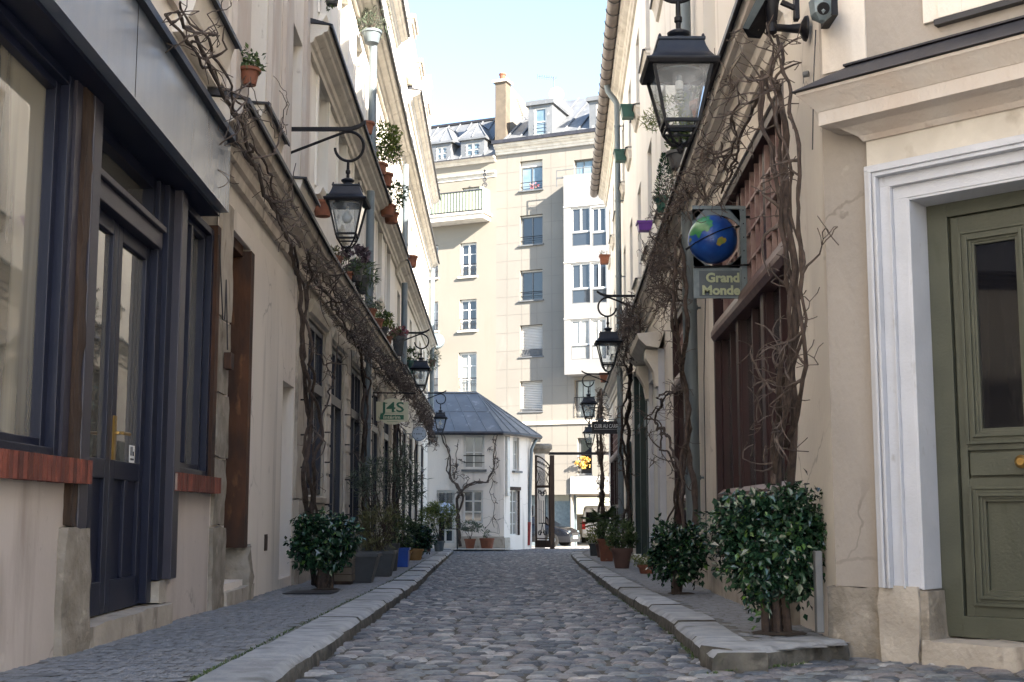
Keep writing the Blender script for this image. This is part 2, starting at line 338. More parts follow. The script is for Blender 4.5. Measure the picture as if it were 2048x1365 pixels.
# ---------------------------------------------------------------- generic builders
def wall(mb, u0, u1, z0, z1, holes, depth=.25, v=0):
    us = sorted({u0, u1, *[min(max(h[0], u0), u1) for h in holes], *[min(max(h[1], u0), u1) for h in holes]})
    zs = sorted({z0, z1, *[min(max(h[2], z0), z1) for h in holes], *[min(max(h[3], z0), z1) for h in holes]})
    for i in range(len(us)-1):
        for j in range(len(zs)-1):
            a, b, c, d = us[i], us[i+1], zs[j], zs[j+1]
            if b-a < 1e-5 or d-c < 1e-5: continue
            mu, mz = (a+b)/2, (c+d)/2
            if any(h[0] < mu < h[1] and h[2] < mz < h[3] for h in holes): continue
            mb.quad((a, v, c), (b, v, c), (b, v, d), (a, v, d))
    for (a, b, c, d) in holes:
        dv = v-depth
        mb.quad((a, v, c), (a, dv, c), (a, dv, d), (a, v, d)); mb.quad((b, v, c), (b, v, d), (b, dv, d), (b, dv, c))
        mb.quad((a, v, d), (a, dv, d), (b, dv, d), (b, v, d)); mb.quad((a, v, c), (b, v, c), (b, dv, c), (a, dv, c))
WCACHE = {}
def window(parent, fr, u0, u1, z0, z1, v=-.2, nx=2, nz=3, fm='winw', pm='pane', fw=.06, bar=.03, name='window', sill=None, rail=None, closed=0):
    """frame with mullions as a part, its glazing (and sill / rail) as sub-parts"""
    key = (fr.id, round(u1-u0, 2), round(z1-z0, 2), nx, nz, fm, pm, name, str(sill), str(rail), round(v, 2), closed)
    org = fr.map(u0, v, z0)
    if key in WCACHE:
        src = WCACHE[key]; c = copy_tree(src, org-ORG[parent.name], parent); return c
    W, H = u1-u0, z1-z0
    class L(object):
        id = 'x'
        def map(s, a, b, c): return fr.map(u0+a, v+b, z0+c)
    l = L(); mb = MB(l)
    mb.box(0, fw, 0, .05, 0, H); mb.box(W-fw, W, 0, .05, 0, H); mb.box(fw, W-fw, .002, .048, 0, fw); mb.box(fw, W-fw, .002, .048, H-fw, H)
    for i in range(1, nx):
        x = W*i/nx; b = bar*(1.6 if (nx == 2) else 1); mb.box(x-b/2, x+b/2, .004, .052, fw, H-fw)
    for j in range(1, nz):
        z = H*j/nz; mb.box(fw, W-fw, .006, .04, z-bar/2, z+bar/2)
    f = mb.build(name, M[fm], parent, org)
    p = MB(l).box(fw*.5, W-fw*.5, -.02, .012, fw*.5, H-fw*.5).build('pane', M[pm], f)
    if closed: MB(l)
    if sill:
        MB(l).box(-.08, W+.08, -v-.02, -v+sill[0], -sill[1], -.004).build('sill', M[sill[2]], f)
    if rail:
        r = MB(l); zz = rail[0]; vv = -v-.05+rail[1]
        r.tube([(0, vv, zz), (W, vv, zz)], .018, 6)
        if rail[2] == 'grille':
            r.tube([(0, vv, .06), (W, vv, .06)], .014, 6)
            n = max(4, int(W/.13))
            for i in range(n+1): r.tube([(W*i/n, vv, .05), (W*i/n, vv, zz)], .009, 5)
            for i in range(n):
                cx = W*(i+.5)/n; rr = W/n*.36
                r.tube([(cx+rr*math.cos(q*.785), vv, zz*.55+rr*1.3*math.sin(q*.785)) for q in range(8)], .007, 4, closed=True)
        else:
            r.tube([(0, vv, zz*.5), (W, vv, zz*.5)], .012, 6)
        r.build('railing', M['black'], f)
    WCACHE[key] = f; return f
def cornice(fr, parent, u0, u1, z, h, d, mat_='cornlit', flash=True, name='cornice', v=0):
    """moulded string course of height h and projection d, top at z"""
    p = [(v-.02, z-h), (v+d*.18, z-h), (v+d*.22, z-h*.78), (v+d*.34, z-h*.72), (v+d*.40, z-h*.52), (v+d*.72, z-h*.40), (v+d*.78, z-h*.30), (v+d*.94, z-h*.26), (v+d, z-h*.05), (v+d, z), (v-.02, z+.03)]
    c = MB(fr).prism(p, u0, u1).build(name, M[mat_], parent)
    if flash: MB(fr).prism([(v-.03, z+.12), (v+d+.05, z+.012), (v+d+.05, z-.035), (v+d+.03, z-.035), (v+d+.028, z+.004), (v-.03, z+.045)], u0-.02, u1+.02).build('flashing', M['flash'], c)
    return c
def pipe(fr, u, v, z0, z1, r=.055, label=None, bends=None, cat='drainpipe', mat_='pipe', top=None):
    org = fr.map(u, v, z0); t = thing('drainpipe', label, cat, org, 'drainpipes on the walls')
    pts = [(u, v, z0), (u, v, z1)]+(top or [])
    MB(fr).tube(pts, r, 12).build('pipe', M[mat_], t, smooth=True)
    z = z0+.6
    while z < z1-.2:
        m = MB(fr); m.tube([(u, v, z-.025), (u, v, z+.025)], r+.012, 12)
        m.box(u-.012, u+.012, -.02, v, z-.012, z+.012); z += 2.0
        m.build('collar', M[mat_], t)
    return t
def leaf(mb, p, d, n, L, W):
    s = d.cross(n).normalized()*W/2; tip = p+d*L; mid = p+d*(L*.45)
    b = len(mb.v); mb.v += [p, mid-s+n*W*.12, tip-n*L*.12, mid+s+n*W*.12]
    mb.f += [[b, b+1, b+2], [b, b+2, b+3]]; mb.m += [0, 0]
def rv(): 
    while 1:
        v = Vector((rnd(-1, 1), rnd(-1, 1), rnd(-1, 1)))
        if .05 < v.length < 1: return v.normalized()
def foliage(n, c, rad, L=.06, W=.03, shape='ell', up=.3, clumps=14, clr=.32, mb=None):
    mb = mb or MB(); c = Vector(c); cl = []
    for i in range(clumps):
        d = rv(); k = rnd(.45, .95)
        if shape == 'box': cl.append(Vector((rnd(-.8, .8)*rad[0], rnd(-.8, .8)*rad[1], rnd(-.8, .8)*rad[2])))
        else: cl.append(Vector((d.x*rad[0]*k, d.y*rad[1]*k, d.z*rad[2]*k)))
    if shape == 'box':
        ph = Vector((rnd(0, 9), rnd(0, 9), rnd(0, 9)))
        for i in range(n):
            d = rv(); e = (abs(d.x)**4.5+abs(d.y)**4.5+abs(d.z)**4.5)**(1/4.5); d = d/e
            k = (rnd(.35, 1)**.45)*(1+.38*noise.noise(d*1.6+ph)+.26*noise.noise(d*4.2+ph))
            tp = 1-.34*max(0, -d.z)**1.2
            if noise.noise(d*3.1+ph*2) > .22 and random.random() < .55: k *= .72
            p = Vector((d.x*rad[0]*k*tp, d.y*rad[1]*k*tp, d.z*rad[2]*k))
            if random.random() < .05: p *= rnd(1.05, 1.25)
            dd = (rv()*1.1+Vector((0, 0, up-.55))+p.normalized()*.7).normalized(); nn = (rv()*.6+Vector((0, 0, .6))+p.normalized()*.5).normalized()
            s = rnd(.55, 1.4); leaf(mb, c+p, dd, nn, L*s, W*s)
        return mb
    for i in range(n):
        if clumps and random.random() < .72:
            q = random.choice(cl); rr = clr*rnd(.5, 1.0)
            d = rv(); p = q+Vector((d.x*rad[0]*rr, d.y*rad[1]*rr, d.z*rad[2]*rr))
        else:
            if shape == 'box':
                p = Vector((rnd(-1, 1)*rad[0], rnd(-1, 1)*rad[1], rnd(-1, 1)*rad[2]))
                a = random.choice((0, 1, 2)); p[a] = rad[a]*random.choice((-1, 1))*rnd(.82, 1.0); d = rv()
            else:
                d = rv(); k = rnd(.55, 1)**.6; p = Vector((d.x*rad[0]*k, d.y*rad[1]*k, d.z*rad[2]*k))
        dd = (rv()+Vector((0, 0, up))+p.normalized()*.5).normalized()
        nn = (rv()*.7+Vector((0, 0, .8))).normalized()
        s = rnd(.7, 1.25); leaf(mb, c+p, dd, nn, L*s, W*s)
    return mb
def stems(c0, c1, rad, n, r=.012, mb=None):
    mb = mb or MB(); c0 = Vector(c0); c1 = Vector(c1)
    for i in range(n):
        e = c1+Vector((rnd(-1, 1)*rad[0], rnd(-1, 1)*rad[1], rnd(-.6, 1)*rad[2]))
        s = c0+Vector((rnd(-.25, .25)*rad[0]*.5, rnd(-.25, .25)*rad[1]*.5, 0)); pts = []
        for k in range(6):
            t = k/5; q = s.lerp(e, t)+Vector((rnd(-1, 1), rnd(-1, 1), 0))*.02*(k > 0); q.z = s.z+(e.z-s.z)*t**.8; pts.append(tuple(q))
        mb.tube(pts, [r*(1-.13*k) for k in range(6)], 5)
    return mb
def potm(c, r0, r1, z0, h, n=20, rim=.02, square=False):
    mb = MB()
    if square:
        mb.frustum((c[0], c[1]), [(r0, z0), (r1, z0+h-rim*2), (r1+rim, z0+h-rim*2), (r1+rim, z0+h), (r1-.005, z0+h), (r1-.01, z0+h-.04)])
    else:
        mb.lathe((c[0], c[1]), [(r0, z0), (r1, z0+h*.82), (r1+rim, z0+h*.82), (r1+rim*1.1, z0+h), (r1-.005, z0+h), (r1-.02, z0+h-.05)], n)
    return mb
def textobj(body, size, org, xd, ud, depth, material, parent, name='lettering', bold=0., width=None, sx=1.0, center=True, shear=0):
    cu = bpy.data.curves.new('t', 'FONT'); cu.body = body; cu.size = size; cu.extrude = depth; cu.offset = bold; cu.resolution_u = 3; cu.shear = shear
    tmp = bpy.data.objects.new('t', cu); COL.objects.link(tmp)
    dg = bpy.context.evaluated_depsgraph_get(); me = bpy.data.meshes.new_from_object(tmp.evaluated_get(dg))
    bpy.data.objects.remove(tmp)
    xs = [v.co.x for v in me.vertices]; x0, x1 = min(xs), max(xs)
    if width: sx = width/(x1-x0)
    xd = Vector(xd).normalized(); ud = Vector(ud).normalized(); nd = xd.cross(ud); po = ORG[parent.name]; org = Vector(org)
    for v in me.vertices:
        x = (v.co.x-((x0+x1)/2 if center else x0))*sx; q = xd*x+ud*v.co.y+nd*v.co.z; v.co = q
    me.materials.clear(); me.materials.append(material)
    o = bpy.data.objects.new(name, me); COL.objects.link(o); o.parent = parent; o.location = org-po; ORG[o.name] = org
    return o
# ================================================================ GROUND
random.seed(3)
KL = [(-.98, 2.5), (-1.09, 6.1), (-1.16, 10.4), (-1.24, 16.6), (-1.5, 25), (-1.72, 33), (-1.93, 41), (-2.12, 43), (-2.5, 43.9), (-3.1, 44.2)]
KR = [(1.07, 6.74), (1.19, 9.4), (1.19, 12.1), (1.25, 17.7), (1.40, 25), (1.56, 31.8), (1.72, 36), (1.93, 39), (2.2, 40.6), (2.7, 41.6), (3.3, 42)]
def interp(P, y):
    if y <= P[0][1]: return P[0][0]
    for (x0, y0), (x1, y1) in zip(P, P[1:]):
        if y0 <= y <= y1: return x0+(x1-x0)*(y-y0)/max(y1-y0, 1e-6)
    return P[-1][0]
g = MB()
ys = [-60, -5, 62, 62.001, 400]
for a, b in ((-60, 62), (62, 600)):
    za, zb = zr(a)-.03 if a <= 62 else 0, zr(b)-.03
    za = zr(a)-.03
    g.quad((-300, a, za), (300, a, za), (300, b, zb), (-300, b, zb))
tag(g.build('ground', M['ground'], recalc=False), kind='structure')
def stones(name, left, right, y0, y1, pitch, wid, dome, zf, mat_, tilt=.02, gap=.012, grid=4, wav=.03, grow=0):
    V = []; Fc = []; y = y0; row = 0
    while y < y1:
        p = pitch*rnd(.86, 1.16)*(1+grow*max(0, y-20)); yc = y+p/2; x = left(yc)-rnd(0, wid); xr = right(yc); ph = row*.7
        g_ = grid if y < 13 else (4 if y < 22 else 3)
        while x < xr:
            wd = wid*rnd(.72, 1.4)*(1+grow*max(0, y-20)); hw = wd/2-gap*rnd(.5, 1.4); hp = p/2-gap*rnd(.4, 1.2); cx = x+wd/2
            if cx-hw < left(yc)-.02: x += wd; continue
            if cx+hw > xr+.02: break
            tx, ty, dz, rot = rnd(-tilt, tilt), rnd(-tilt, tilt), rnd(-.006, .006)*dome/.02, rnd(-.07, .07)
            dd = dome*rnd(.7, 1.35); yo = wav*math.sin(cx*1.7+row*.31)+rnd(-.012, .012); b = len(V)
            k1, k2, rdn = rnd(-.12, .12), rnd(-.12, .12), rnd(.04, .12)
            for i in range(g_+1):
                for j in range(g_+1):
                    a, c = i/g_*2-1, j/g_*2-1
                    # round the plan outline of the stone
                    ax = a*(1-rdn*c*c)*(1+k1*c); cy = c*(1-rdn*a*a)*(1+k2*a)
                    X, Y = ax*hw, cy*hp; h = dd*(1-abs(a)**4.5)*(1-abs(c)**4.0)-(.024 if max(abs(a), abs(c)) > .99 else 0)*dome/.02
                    V.append((cx+X-rot*Y, yc+yo+Y+rot*X, zf(yc+Y)+h+tx*X/hw*.35*(dome/.02)+ty*Y/hp*.35*(dome/.02)+dz))
            n = g_+1
            for i in range(g_):
                for j in range(g_): Fc.append((b+i*n+j, b+(i+1)*n+j, b+(i+1)*n+j+1, b+i*n+j+1))
            x += wd
        y += p; row += 1
    me = bpy.data.meshes.new(name); me.from_pydata(V, [], Fc); me.materials.append(mat_)
    me.polygons.foreach_set('use_smooth', [True]*len(me.polygons))
    o = bpy.data.objects.new(name, me); COL.objects.link(o); ORG[o.name] = Vector((0, 0, 0)); return tag(o, kind='structure')
# bed of the road, then its stones
def strip(name, L_, R_, ys_, zf, mat_):
    m = MB()
    for a, b in zip(ys_, ys_[1:]): m.quad((L_(a), a, zf(a)), (R_(a), a, zf(a)), (R_(b), b, zf(b)), (L_(b), b, zf(b)))
    return tag(m.build(name, mat_, recalc=False), kind='structure')
yy = [2+i*1.5 for i in range(34)]
kl = lambda y: interp(KL, y); kr = lambda y: interp(KR, y)
rl = lambda y: kl(y)-.05 if y < 43.5 else -3.6
rr = lambda y: 3.6 if y < 7.7 else (kr(y)+.05 if y < 41.5 else 4.0)
strip('road', rl, rr, yy, lambda y: zr(y)-.006, M['roadjoint'])
stones('road_cobbles', rl, rr, 4.4, 51, .108, .155, .010, zr, M['cobble'], tilt=.020, gap=.006, grow=.006, grid=6, wav=.03)
# pavements
wl = lambda y: (-2.2-.0297*y if y < 16 else -2.448-.0141*y)-.05
wr = lambda y: 1.66+.0396*y+.05
PL = [y for y in (4+i*1.0 for i in range(40))]+[43.9]
strip('pavement', wl, lambda y: kl(y)-.30, PL, lambda y: zp(y)-.012, M['joint'])
PR = [7.05+i for i in range(35)]
strip('pavement', lambda y: kr(y)+.28, lambda y: min(wr(y), 1.33+(y-6.9)*1.6), PR, lambda y: zp(y)-.012, M['joint'])
stones('pavement_setts', wl, lambda y: kl(y)-.31, 4.4, 43.8, .092, .10, .0016, lambda y: zp(y)-.006, M['setts'], gap=.0022, grid=3, wav=.005, grow=.03)
stones('pavement_setts', lambda y: kr(y)+.30, lambda y: min(wr(y), 1.33+(y-6.9)*1.6), 7.15, 41, .092, .10, .0016, lambda y: zp(y)-.006, M['setts'], gap=.0022, grid=3, wav=.005, grow=.03)
def kerb(P, side, wid, extra=None):
    m = MB(); pts = []
    L_ = 0; seg = []
    # resample
    for (a, b) in zip(P, P[1:]):
        n = max(1, int(math.hypot(b[0]-a[0], b[1]-a[1])/.12))
        for i in range(n): pts.append((a[0]+(b[0]-a[0])*i/n, a[1]+(b[1]-a[1])*i/n))
    pts.append(P[-1]); i = 0
    while i < len(pts)-2:
        k = random.choice((6, 7, 8, 9, 10)); q = pts[i:i+k+1]
        if len(q) < 3: break
        jo, jz = rnd(-.012, .012), rnd(-.008, .008); prof_n = 7; b = len(m.v)
        for s_, (x, y) in enumerate(q):
            a = pts[min(i+s_+1, len(pts)-1)]; c = pts[max(i+s_-1, 0)]
            d = Vector((a[0]-c[0], a[1]-c[1], 0)).normalized(); nrm = Vector((d.y, -d.x, 0))*side  # towards the road
            e = .012*math.sin(s_/len(q)*math.pi)+rnd(-.004, .004)
            t = 0; xy = Vector((x, y, 0))
            if s_ == 0: xy += d*.008
            if s_ == len(q)-1: xy -= d*.008
            z = zr(y); top = .105+jz+rnd(-.002, .002)
            for (o_, h) in ((.015+e, -.08), (.012+e+jo, .03), (.004+e+jo, top-.03), (-.022+jo, top-.003), (-.05+jo, top), (-wid+.01, top+.002), (-wid, top-.012), (-wid, -.05)):
                v = xy+nrm*o_; m.v.append(Vector((v.x, v.y, z+h)))
        n = 8
        for s_ in range(len(q)-1):
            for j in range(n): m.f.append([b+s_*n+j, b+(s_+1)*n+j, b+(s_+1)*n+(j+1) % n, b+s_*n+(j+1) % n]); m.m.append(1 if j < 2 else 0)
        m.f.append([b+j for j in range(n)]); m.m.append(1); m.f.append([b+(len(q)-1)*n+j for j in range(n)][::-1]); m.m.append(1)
        i += k
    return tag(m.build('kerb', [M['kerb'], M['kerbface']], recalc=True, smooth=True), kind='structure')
kerb(KL, 1, .31); kerb(KR, -1, .29)
kerb([(1.98, 7.46), (1.5, 7.08), (1.10, 6.77)], -1, .26)
# courtyard slab in front of the little house, and a moss line in the joints
strip('path', lambda y: -3.6, lambda y: -.35+(y-44)*.16, [44.25, 45.4, 46.8], lambda y: zr(y)+.075, M['stonel'])
ms = MB()
for i in range(900):
    s = random.random(); y = 5.5+22*s*s; x = kl(y)-.315+rnd(-.012, .012); z = zp(y)
    leaf(ms, Vector((x, y, z)), (rv()+Vector((0, 0, 1.4))).normalized(), rv(), rnd(.008, .022), .008)
for i in range(700):
    s = random.random(); y = 6.6+12*s*s; x = kr(y)-.02+rnd(-.03, .01) if s > .25 else 1.07+rnd(-.05, .6); y = y if s > .25 else 6.70+(x-1.07)*.75-.03+rnd(-.03, .01)
    leaf(ms, Vector((x, y, zr(y)+.005)), (rv()+Vector((0, 0, 1.2))).normalized(), rv(), rnd(.008, .024), .01)
tag(ms.build('moss', M['leafm'], recalc=False), 'thin moss and weeds growing along the kerb joints', 'moss', kind='stuff')
dl = MB(); leaf(dl, at(285, 1291, 8.2), Vector((1, .2, 0)), Vector((0, 0, 1)), .07, .03); 
tag(dl.build('fallen_leaf', M['rust'], org=at(285, 1291, 8.2), recalc=False), 'small brown fallen leaf on pavement by navy shop door', 'leaf')
mh = MB().box(-2.35, -1.85, 12.9, 13.5, 0, .004)
for i, v_ in enumerate(mh.v): v_.z += zp(v_.y)+.004
tag(mh.build('drain_cover', M['flash'], org=(-2.1, 13.2, zp(13.2))), 'flat dark iron drain cover on pavement before laurel bush', 'drain cover')

# ================================================================ LEFT: NEAR SHOP BUILDING (LA)
def body(fr, parent, u0, u1, v0, v1, z0, z1, mat_='facade', name='wall'):
    return MB(fr).box(u0, u1, v0, v1, z0, z1).build(name, M[mat_], parent)
A = thing('shop_building', 'near left building with navy shopfront, pale upper wall and red brick sills', 'building', LA.map(10, 0, 0))
# rendered walls with their openings
riser = MB(LA)
wall(riser, 2, 9.9, -.3, .95, [], .2); riser.box(9.86, 9.9, -.25, -.001, -.3, .95)
wall(riser, 11.98, 13.36, -.3, .95, [], .2); riser.box(11.98, 12.0, -.25, -.001, -.3, .95)
riser.box(12.0, 12.1, .001, .004, .12, .12)
riser.build('stall_riser', M['riser'], A)
up = MB(LA)
H1 = [(9.0, 10.1, 4.62, 6.6), (11.7, 12.8, 4.62, 6.6), (14.42, 15.5, 4.62, 6.6), (17.05, 18.1, 4.62, 6.6), (6.3, 7.4, 4.62, 6.6)]
H2 = [(a, b, 8.2, 10.0) for (a, b, _, _) in H1]
wall(up, 2, 19, 3.5, 12.5, H1+H2, .24); up.build('wall', M['cream'], A)
for h in H1+H2:
    window(A, LA, h[0]+.02, h[1]-.02, h[2]+.02, h[3]-.02, v=-.22, nx=2, nz=3)
    s = MB(LA); s.prism([(-.02, h[2]-.42), (.08, h[2]-.42), (.11, h[2]-.30), (.14, h[2]-.26), (.20, h[2]-.05), (-.02, h[2]-.05)], h[0]-.08, h[1]+.08)
    f = s.build('sill', M['cream'], A)
    MB(LA).prism([(-.22, h[2]-.005), (.25, h[2]-.035), (.25, h[2]-.07), (.235, h[2]-.07), (.235, h[2]-.05), (-.22, h[2]-.04)], h[0]-.12, h[1]+.12).build('flashing', M['flash'], f)
# flat pilaster strips with peeling paint
for a, b in ((13.7, 14.35), (15.56, 16.1), (16.5, 17.0), (12.86, 13.3), (10.3, 11.6), (18.16, 18.5)): MB(LA).box(a, b, 0.002, .05, 4.35, 12.4).build('pilaster', M['peeling'], A)
gp = MB(LA); wall(gp, 13.36, 19, -.3, 3.5, [(13.97, 14.94, .12, 3.3), (17.12, 18.0, .0, 2.25)], .45); gp.build('rendered_wall', M['white'], A)
MB(LA).box(17.1, 18.02, -.5, -.44, 0, 2.3).build('back_panel', M['stone'], A)
# rough stone pieces
def rough(fr, parent, u0, u1, v0, v1, z0, z1, name='stone_block', m='stone', amp=.012, n=(3, 2, 6)):
    bm = bmesh.new(); mb = MB(fr); 
    nu, nv, nz_ = n; vs = []; 
    def P(i, j, k):
        a, b, c = i/nu, j/nv, k/nz_
        p = fr.map(u0+(u1-u0)*a, v0+(v1-v0)*b, z0+(z1-z0)*c); d = noise.noise_vector(p*4.1)*amp*1.6+noise.noise_vector(p*13)*amp
        return p+d
    def face(f):
        pass
    for (A_, B_, fixed) in (('u', 'z', 0), ('u', 'z', 1), ('v', 'z', 0), ('v', 'z', 1), ('u', 'v', 0), ('u', 'v', 1)):
        na = {'u': nu, 'v': nv, 'z': nz_}[A_]; nb = {'u': nu, 'v': nv, 'z': nz_}[B_]; b = len(mb.v)
        for i in range(na+1):
            for j in range(nb+1):
                if A_ == 'u' and B_ == 'z': q = P(i, nv*fixed, j)
                elif A_ == 'v': q = P(nu*fixed, i, j)
                else: q = P(i, j, nz_*fixed)
                mb.v.append(q)
        for i in range(na):
            for j in range(nb): mb.f.append([b+i*(nb+1)+j, b+(i+1)*(nb+1)+j, b+(i+1)*(nb+1)+j+1, b+i*(nb+1)+j+1]); mb.m.append(0)
    bm.free(); return mb.build(name, M[m], parent, smooth=True)
rough(LA, A, 13.38, 13.92, -.2, .035, -.2, .62, n=(4, 2, 8)); rough(LA, A, 13.40, 13.90, -.2, .022, .64, 1.2, n=(4, 2, 6)); rough(LA, A, 13.38, 13.93, -.2, .028, 1.22, 1.75, n=(4, 2, 6))
rough(LA, A, 13.40, 13.92, -.2, .024, 1.77, 2.4, n=(4, 2, 6)); rough(LA, A, 13.40, 13.92, -.2, .028, 2.42, 3.45, n=(4, 2, 8), m='stonel')
rough(LA, A, 9.62, 10.06, -.2, .045, -.2, .66, n=(4, 2, 10), amp=.014)
rough(LA, A, 11.80, 11.97, -.22, .0, .13, .28, n=(3, 2, 3), m='stonel')
rough(LA, A, 18.1, 18.98, -.2, .06, -.2, .9, n=(5, 2, 8), amp=.02, m='stonel'); rough(LA, A, 18.08, 18.96, -.2, .035, .92, 3.5, n=(5, 2, 16), m='stonel')
rough(LA, A, 14.92, 15.1, -.3, .05, -.2, .42, n=(3, 2, 6), amp=.03)
st = rough(LA, A, 10.06, 12.0, -.35, .05, -.2, .115, name='doorstep', m='stonel', n=(20, 3, 2), amp=.007)
rough(LA, A, 13.93, 15.2, -.35, .06, -.2, .06, name='doorstep', m='stonel', n=(8, 3, 2), amp=.01)
MB(LA).box(14.0, 14.92, -.44, -.36, .05, 3.3).build('rusty_door', M['rust'], A)
MB(LA).box(14.80, 14.97, -.36, .03, .42, 3.26).box(13.93, 14.02, -.36, -.02, .1, 3.3).box(14.02, 14.80, -.36, -.05, 3.2, 3.3).build('door_frame', M['rust'], A)
rough(LA, A, 9.68, 9.80, -.1, .035, .67, 3.12, name='timber_post', n=(4, 3, 44), m='beam', amp=.010); MB(LA).box(9.565, 9.665, -.1, .015, .99, 3.10).build('frame_strip', M['navyl'], A); MB(LA).box(13.24, 13.37, -.1, .03, .95, 3.15).build('timber_post', M['rust'], A)
# fascia box
fa = MB(LA); fa.box(2, 12.72, -.05, .22, 3.13, 3.74); fa.build('fascia', M['fascia'], A)
MB(LA).prism([(-.02, 3.82), (.26, 3.77), (.27, 3.70), (.222, 3.70), (.222, 3.745), (-.02, 3.745)], 2, 12.80).build('flashing', M['flash'], A)
MB(LA).box(9.95, 9.956, .2205, .222, 3.14, 3.7).build('fascia_joint', M['black'], A)
MB(LA).box(2, 12.72, -.3, .15, 3.10, 3.128).build('soffit', M['navy'], A)
# shop window builder: thick joinery with deep mouldings
def shopwin(u0, u1, z0, z1, mull=(), name='shop_window', gl='shopg'):
    f = MB(LA); fw = .10
    for k, (d, w_) in enumerate(((.0, 0), (-.05, .065))):
        a, b, c, e = u0+w_, u1-w_, z0+w_*.7, z1-w_*.7; t = .068
        f.box(a, a+t, d-.06, d, c, e); f.box(b-t, b, d-.06, d, c, e); f.box(a+t, b-t, d-.058, d-.002, c, c+t*.8); f.box(a+t, b-t, d-.058, d-.002, e-t*.8, e)
    for m_ in mull: f.box(m_-.03, m_+.03, -.104, -.04, z0+.1, z1-.1)
    o = f.build(name, M['navy'], A, bevel=.004)
    MB(LA).box(u0+.11, u1-.11, -.125, -.105, z0+.06, z1-.06).build('pane', M[gl], o); return o
w1 = shopwin(2.2, 9.56, 1.03, 3.10, mull=(6.0, 8.2), gl='curtg'); w2 = shopwin(12.10, 13.24, 1.03, 3.10, mull=(12.62,))
# brick sills (a soldier course)
for a, b in ((2.2, 9.92), (11.94, 13.46)):
    s = MB(LA); u = a
    while u < b-.03: s.box(u, min(u+.051, b), -.1, .075+rnd(-.003, .003), .905+rnd(-.002, .002), 1.035); u += .066
    o = s.build('brick_sill', M['brick'], A); MB(LA).box(a, b, -.1, .066, .911, 1.028).build('mortar', M['mortar'], o)
# door
MB(LA).box(9.972, 10.09, -.13, -.02, .12, 3.10).build('door_jamb', M['navy'], A)
MB(LA).box(11.64, 11.76, -.16, -.05, .13, 3.10).box(11.76, 11.90, -.13, -.01, .28, 3.10).build('door_surround', M['navy'], A, bevel=.005)
MB(LA).box(11.90, 12.07, -.12, .05, .28, 3.10).build('pilaster', M['navyl'], A, bevel=.006)
MB(LA).box(9.815, 9.97, -.12, .04, .66, 3.10).build('pilaster', M['navyl'], A, bevel=.006)
MB(LA).box(10.06, 11.66, -.2, -.03, 2.60, 2.72).box(10.06, 11.66, -.2, .0, 2.72, 2.76).build('transom', M['navyl'], A, bevel=.005)
tf = MB(LA).box(10.06, 11.64, -.2, -.08, 3.02, 3.1).box(10.06, 10.13, -.2, -.08, 2.76, 3.02).box(11.57, 11.64, -.2, -.08, 2.76, 3.02).build('fanlight', M['navy'], A)
MB(LA).box(10.13, 11.57, -.17, -.16, 2.76, 3.02).build('pane', M['shopg'], tf)
def doorleaf(u0, u1, handle=None):
    zt, z1, z0, v = 2.60, 1.06, .125, -.10; d = MB(LA); s = .095
    d.box(u0, u0+s, v-.05, v, z0, zt); d.box(u1-s, u1, v-.05, v, z0, zt); d.box(u0+s, u1-s, v-.049, v-.001, zt-.1, zt); d.box(u0+s, u1-s, v-.049, v-.001, .96, z1+.02)
    d.box(u0+s, u1-s, v-.049, v-.001, z0, z0+.2); m_ = (u0+u1)/2; d.box(m_-.035, m_+.035, v-.048, v-.002, z0+.2, .96)
    d.box(u0+s, u1-s, v-.05, v-.028, z0+.2, .96)
    o = d.build('door', M['navy'], A, bevel=.006); MB(LA).box(u0+s, u1-s, v-.04, v-.03, z1, zt-.1).build('pane', M['shopg'], o)
    return o
dl_ = doorleaf(10.10, 10.84); dr_ = doorleaf(10.85, 11.63)
hd = MB(LA); hd.box(10.87, 10.91, -.1, -.085, 1.08, 1.36); hd.tube([(10.89, -.09, 1.25), (10.89, -.04, 1.25), (11.03, -.035, 1.25)], .011, 8); hd.tube([(10.89, -.06, 1.25), (10.78, -.04, 1.245)], .009, 8)
hd.build('handle', M['brass'], dr_, smooth=True)
MB(LA).box(10.12, 10.30, -.1, -.085, .86, .93).box(10.14, 10.28, -.085, -.08, .88, .91).build('letter_slot', M['steel'], dl_)
stk = MB(LA).box(11.38, 11.50, -.129, -.127, 1.08, 1.20).build('sticker', M['letw'], dr_)
m_ = MB(LA); 
for (a, b, c, e) in ((11.395, 11.42, 1.13, 1.19), (11.43, 11.445, 1.13, 1.19), (11.455, 11.485, 1.13, 1.16), (11.395, 11.485, 1.10, 1.112)): m_.box(a, b, -.127, -.126, c, e)
m_.build('sticker_marks', M['navy'], stk)
MB(LA).box(14.0, 19, -6, -.5, -.3, 3.5).box(2, 13.9, -6, -.32, -.3, 12.5).box(13.9, 19, -6, -.32, 3.5, 12.5).build('core', M['cream'], A)
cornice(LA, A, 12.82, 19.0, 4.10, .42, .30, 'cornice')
# small boxes, vents and wall irons
tag(MB(LA).box(13.62, 13.76, .03, .09, 1.98, 2.12).build('meter_box', M['rust'], org=LA.map(13.7, .03, 2.05)), 'small rusty red metal box on the stone pier left of rusty doorway', 'box')
tag(MB(LA).box(16.1, 16.24, .0, .012, .35, .52).box(16.115, 16.225, .010, .016, .37, .50).build('wall_vent', M['beam'], org=LA.map(16.1, 0, .4)), 'tiny brown vent low on the white rendered wall', 'vent')

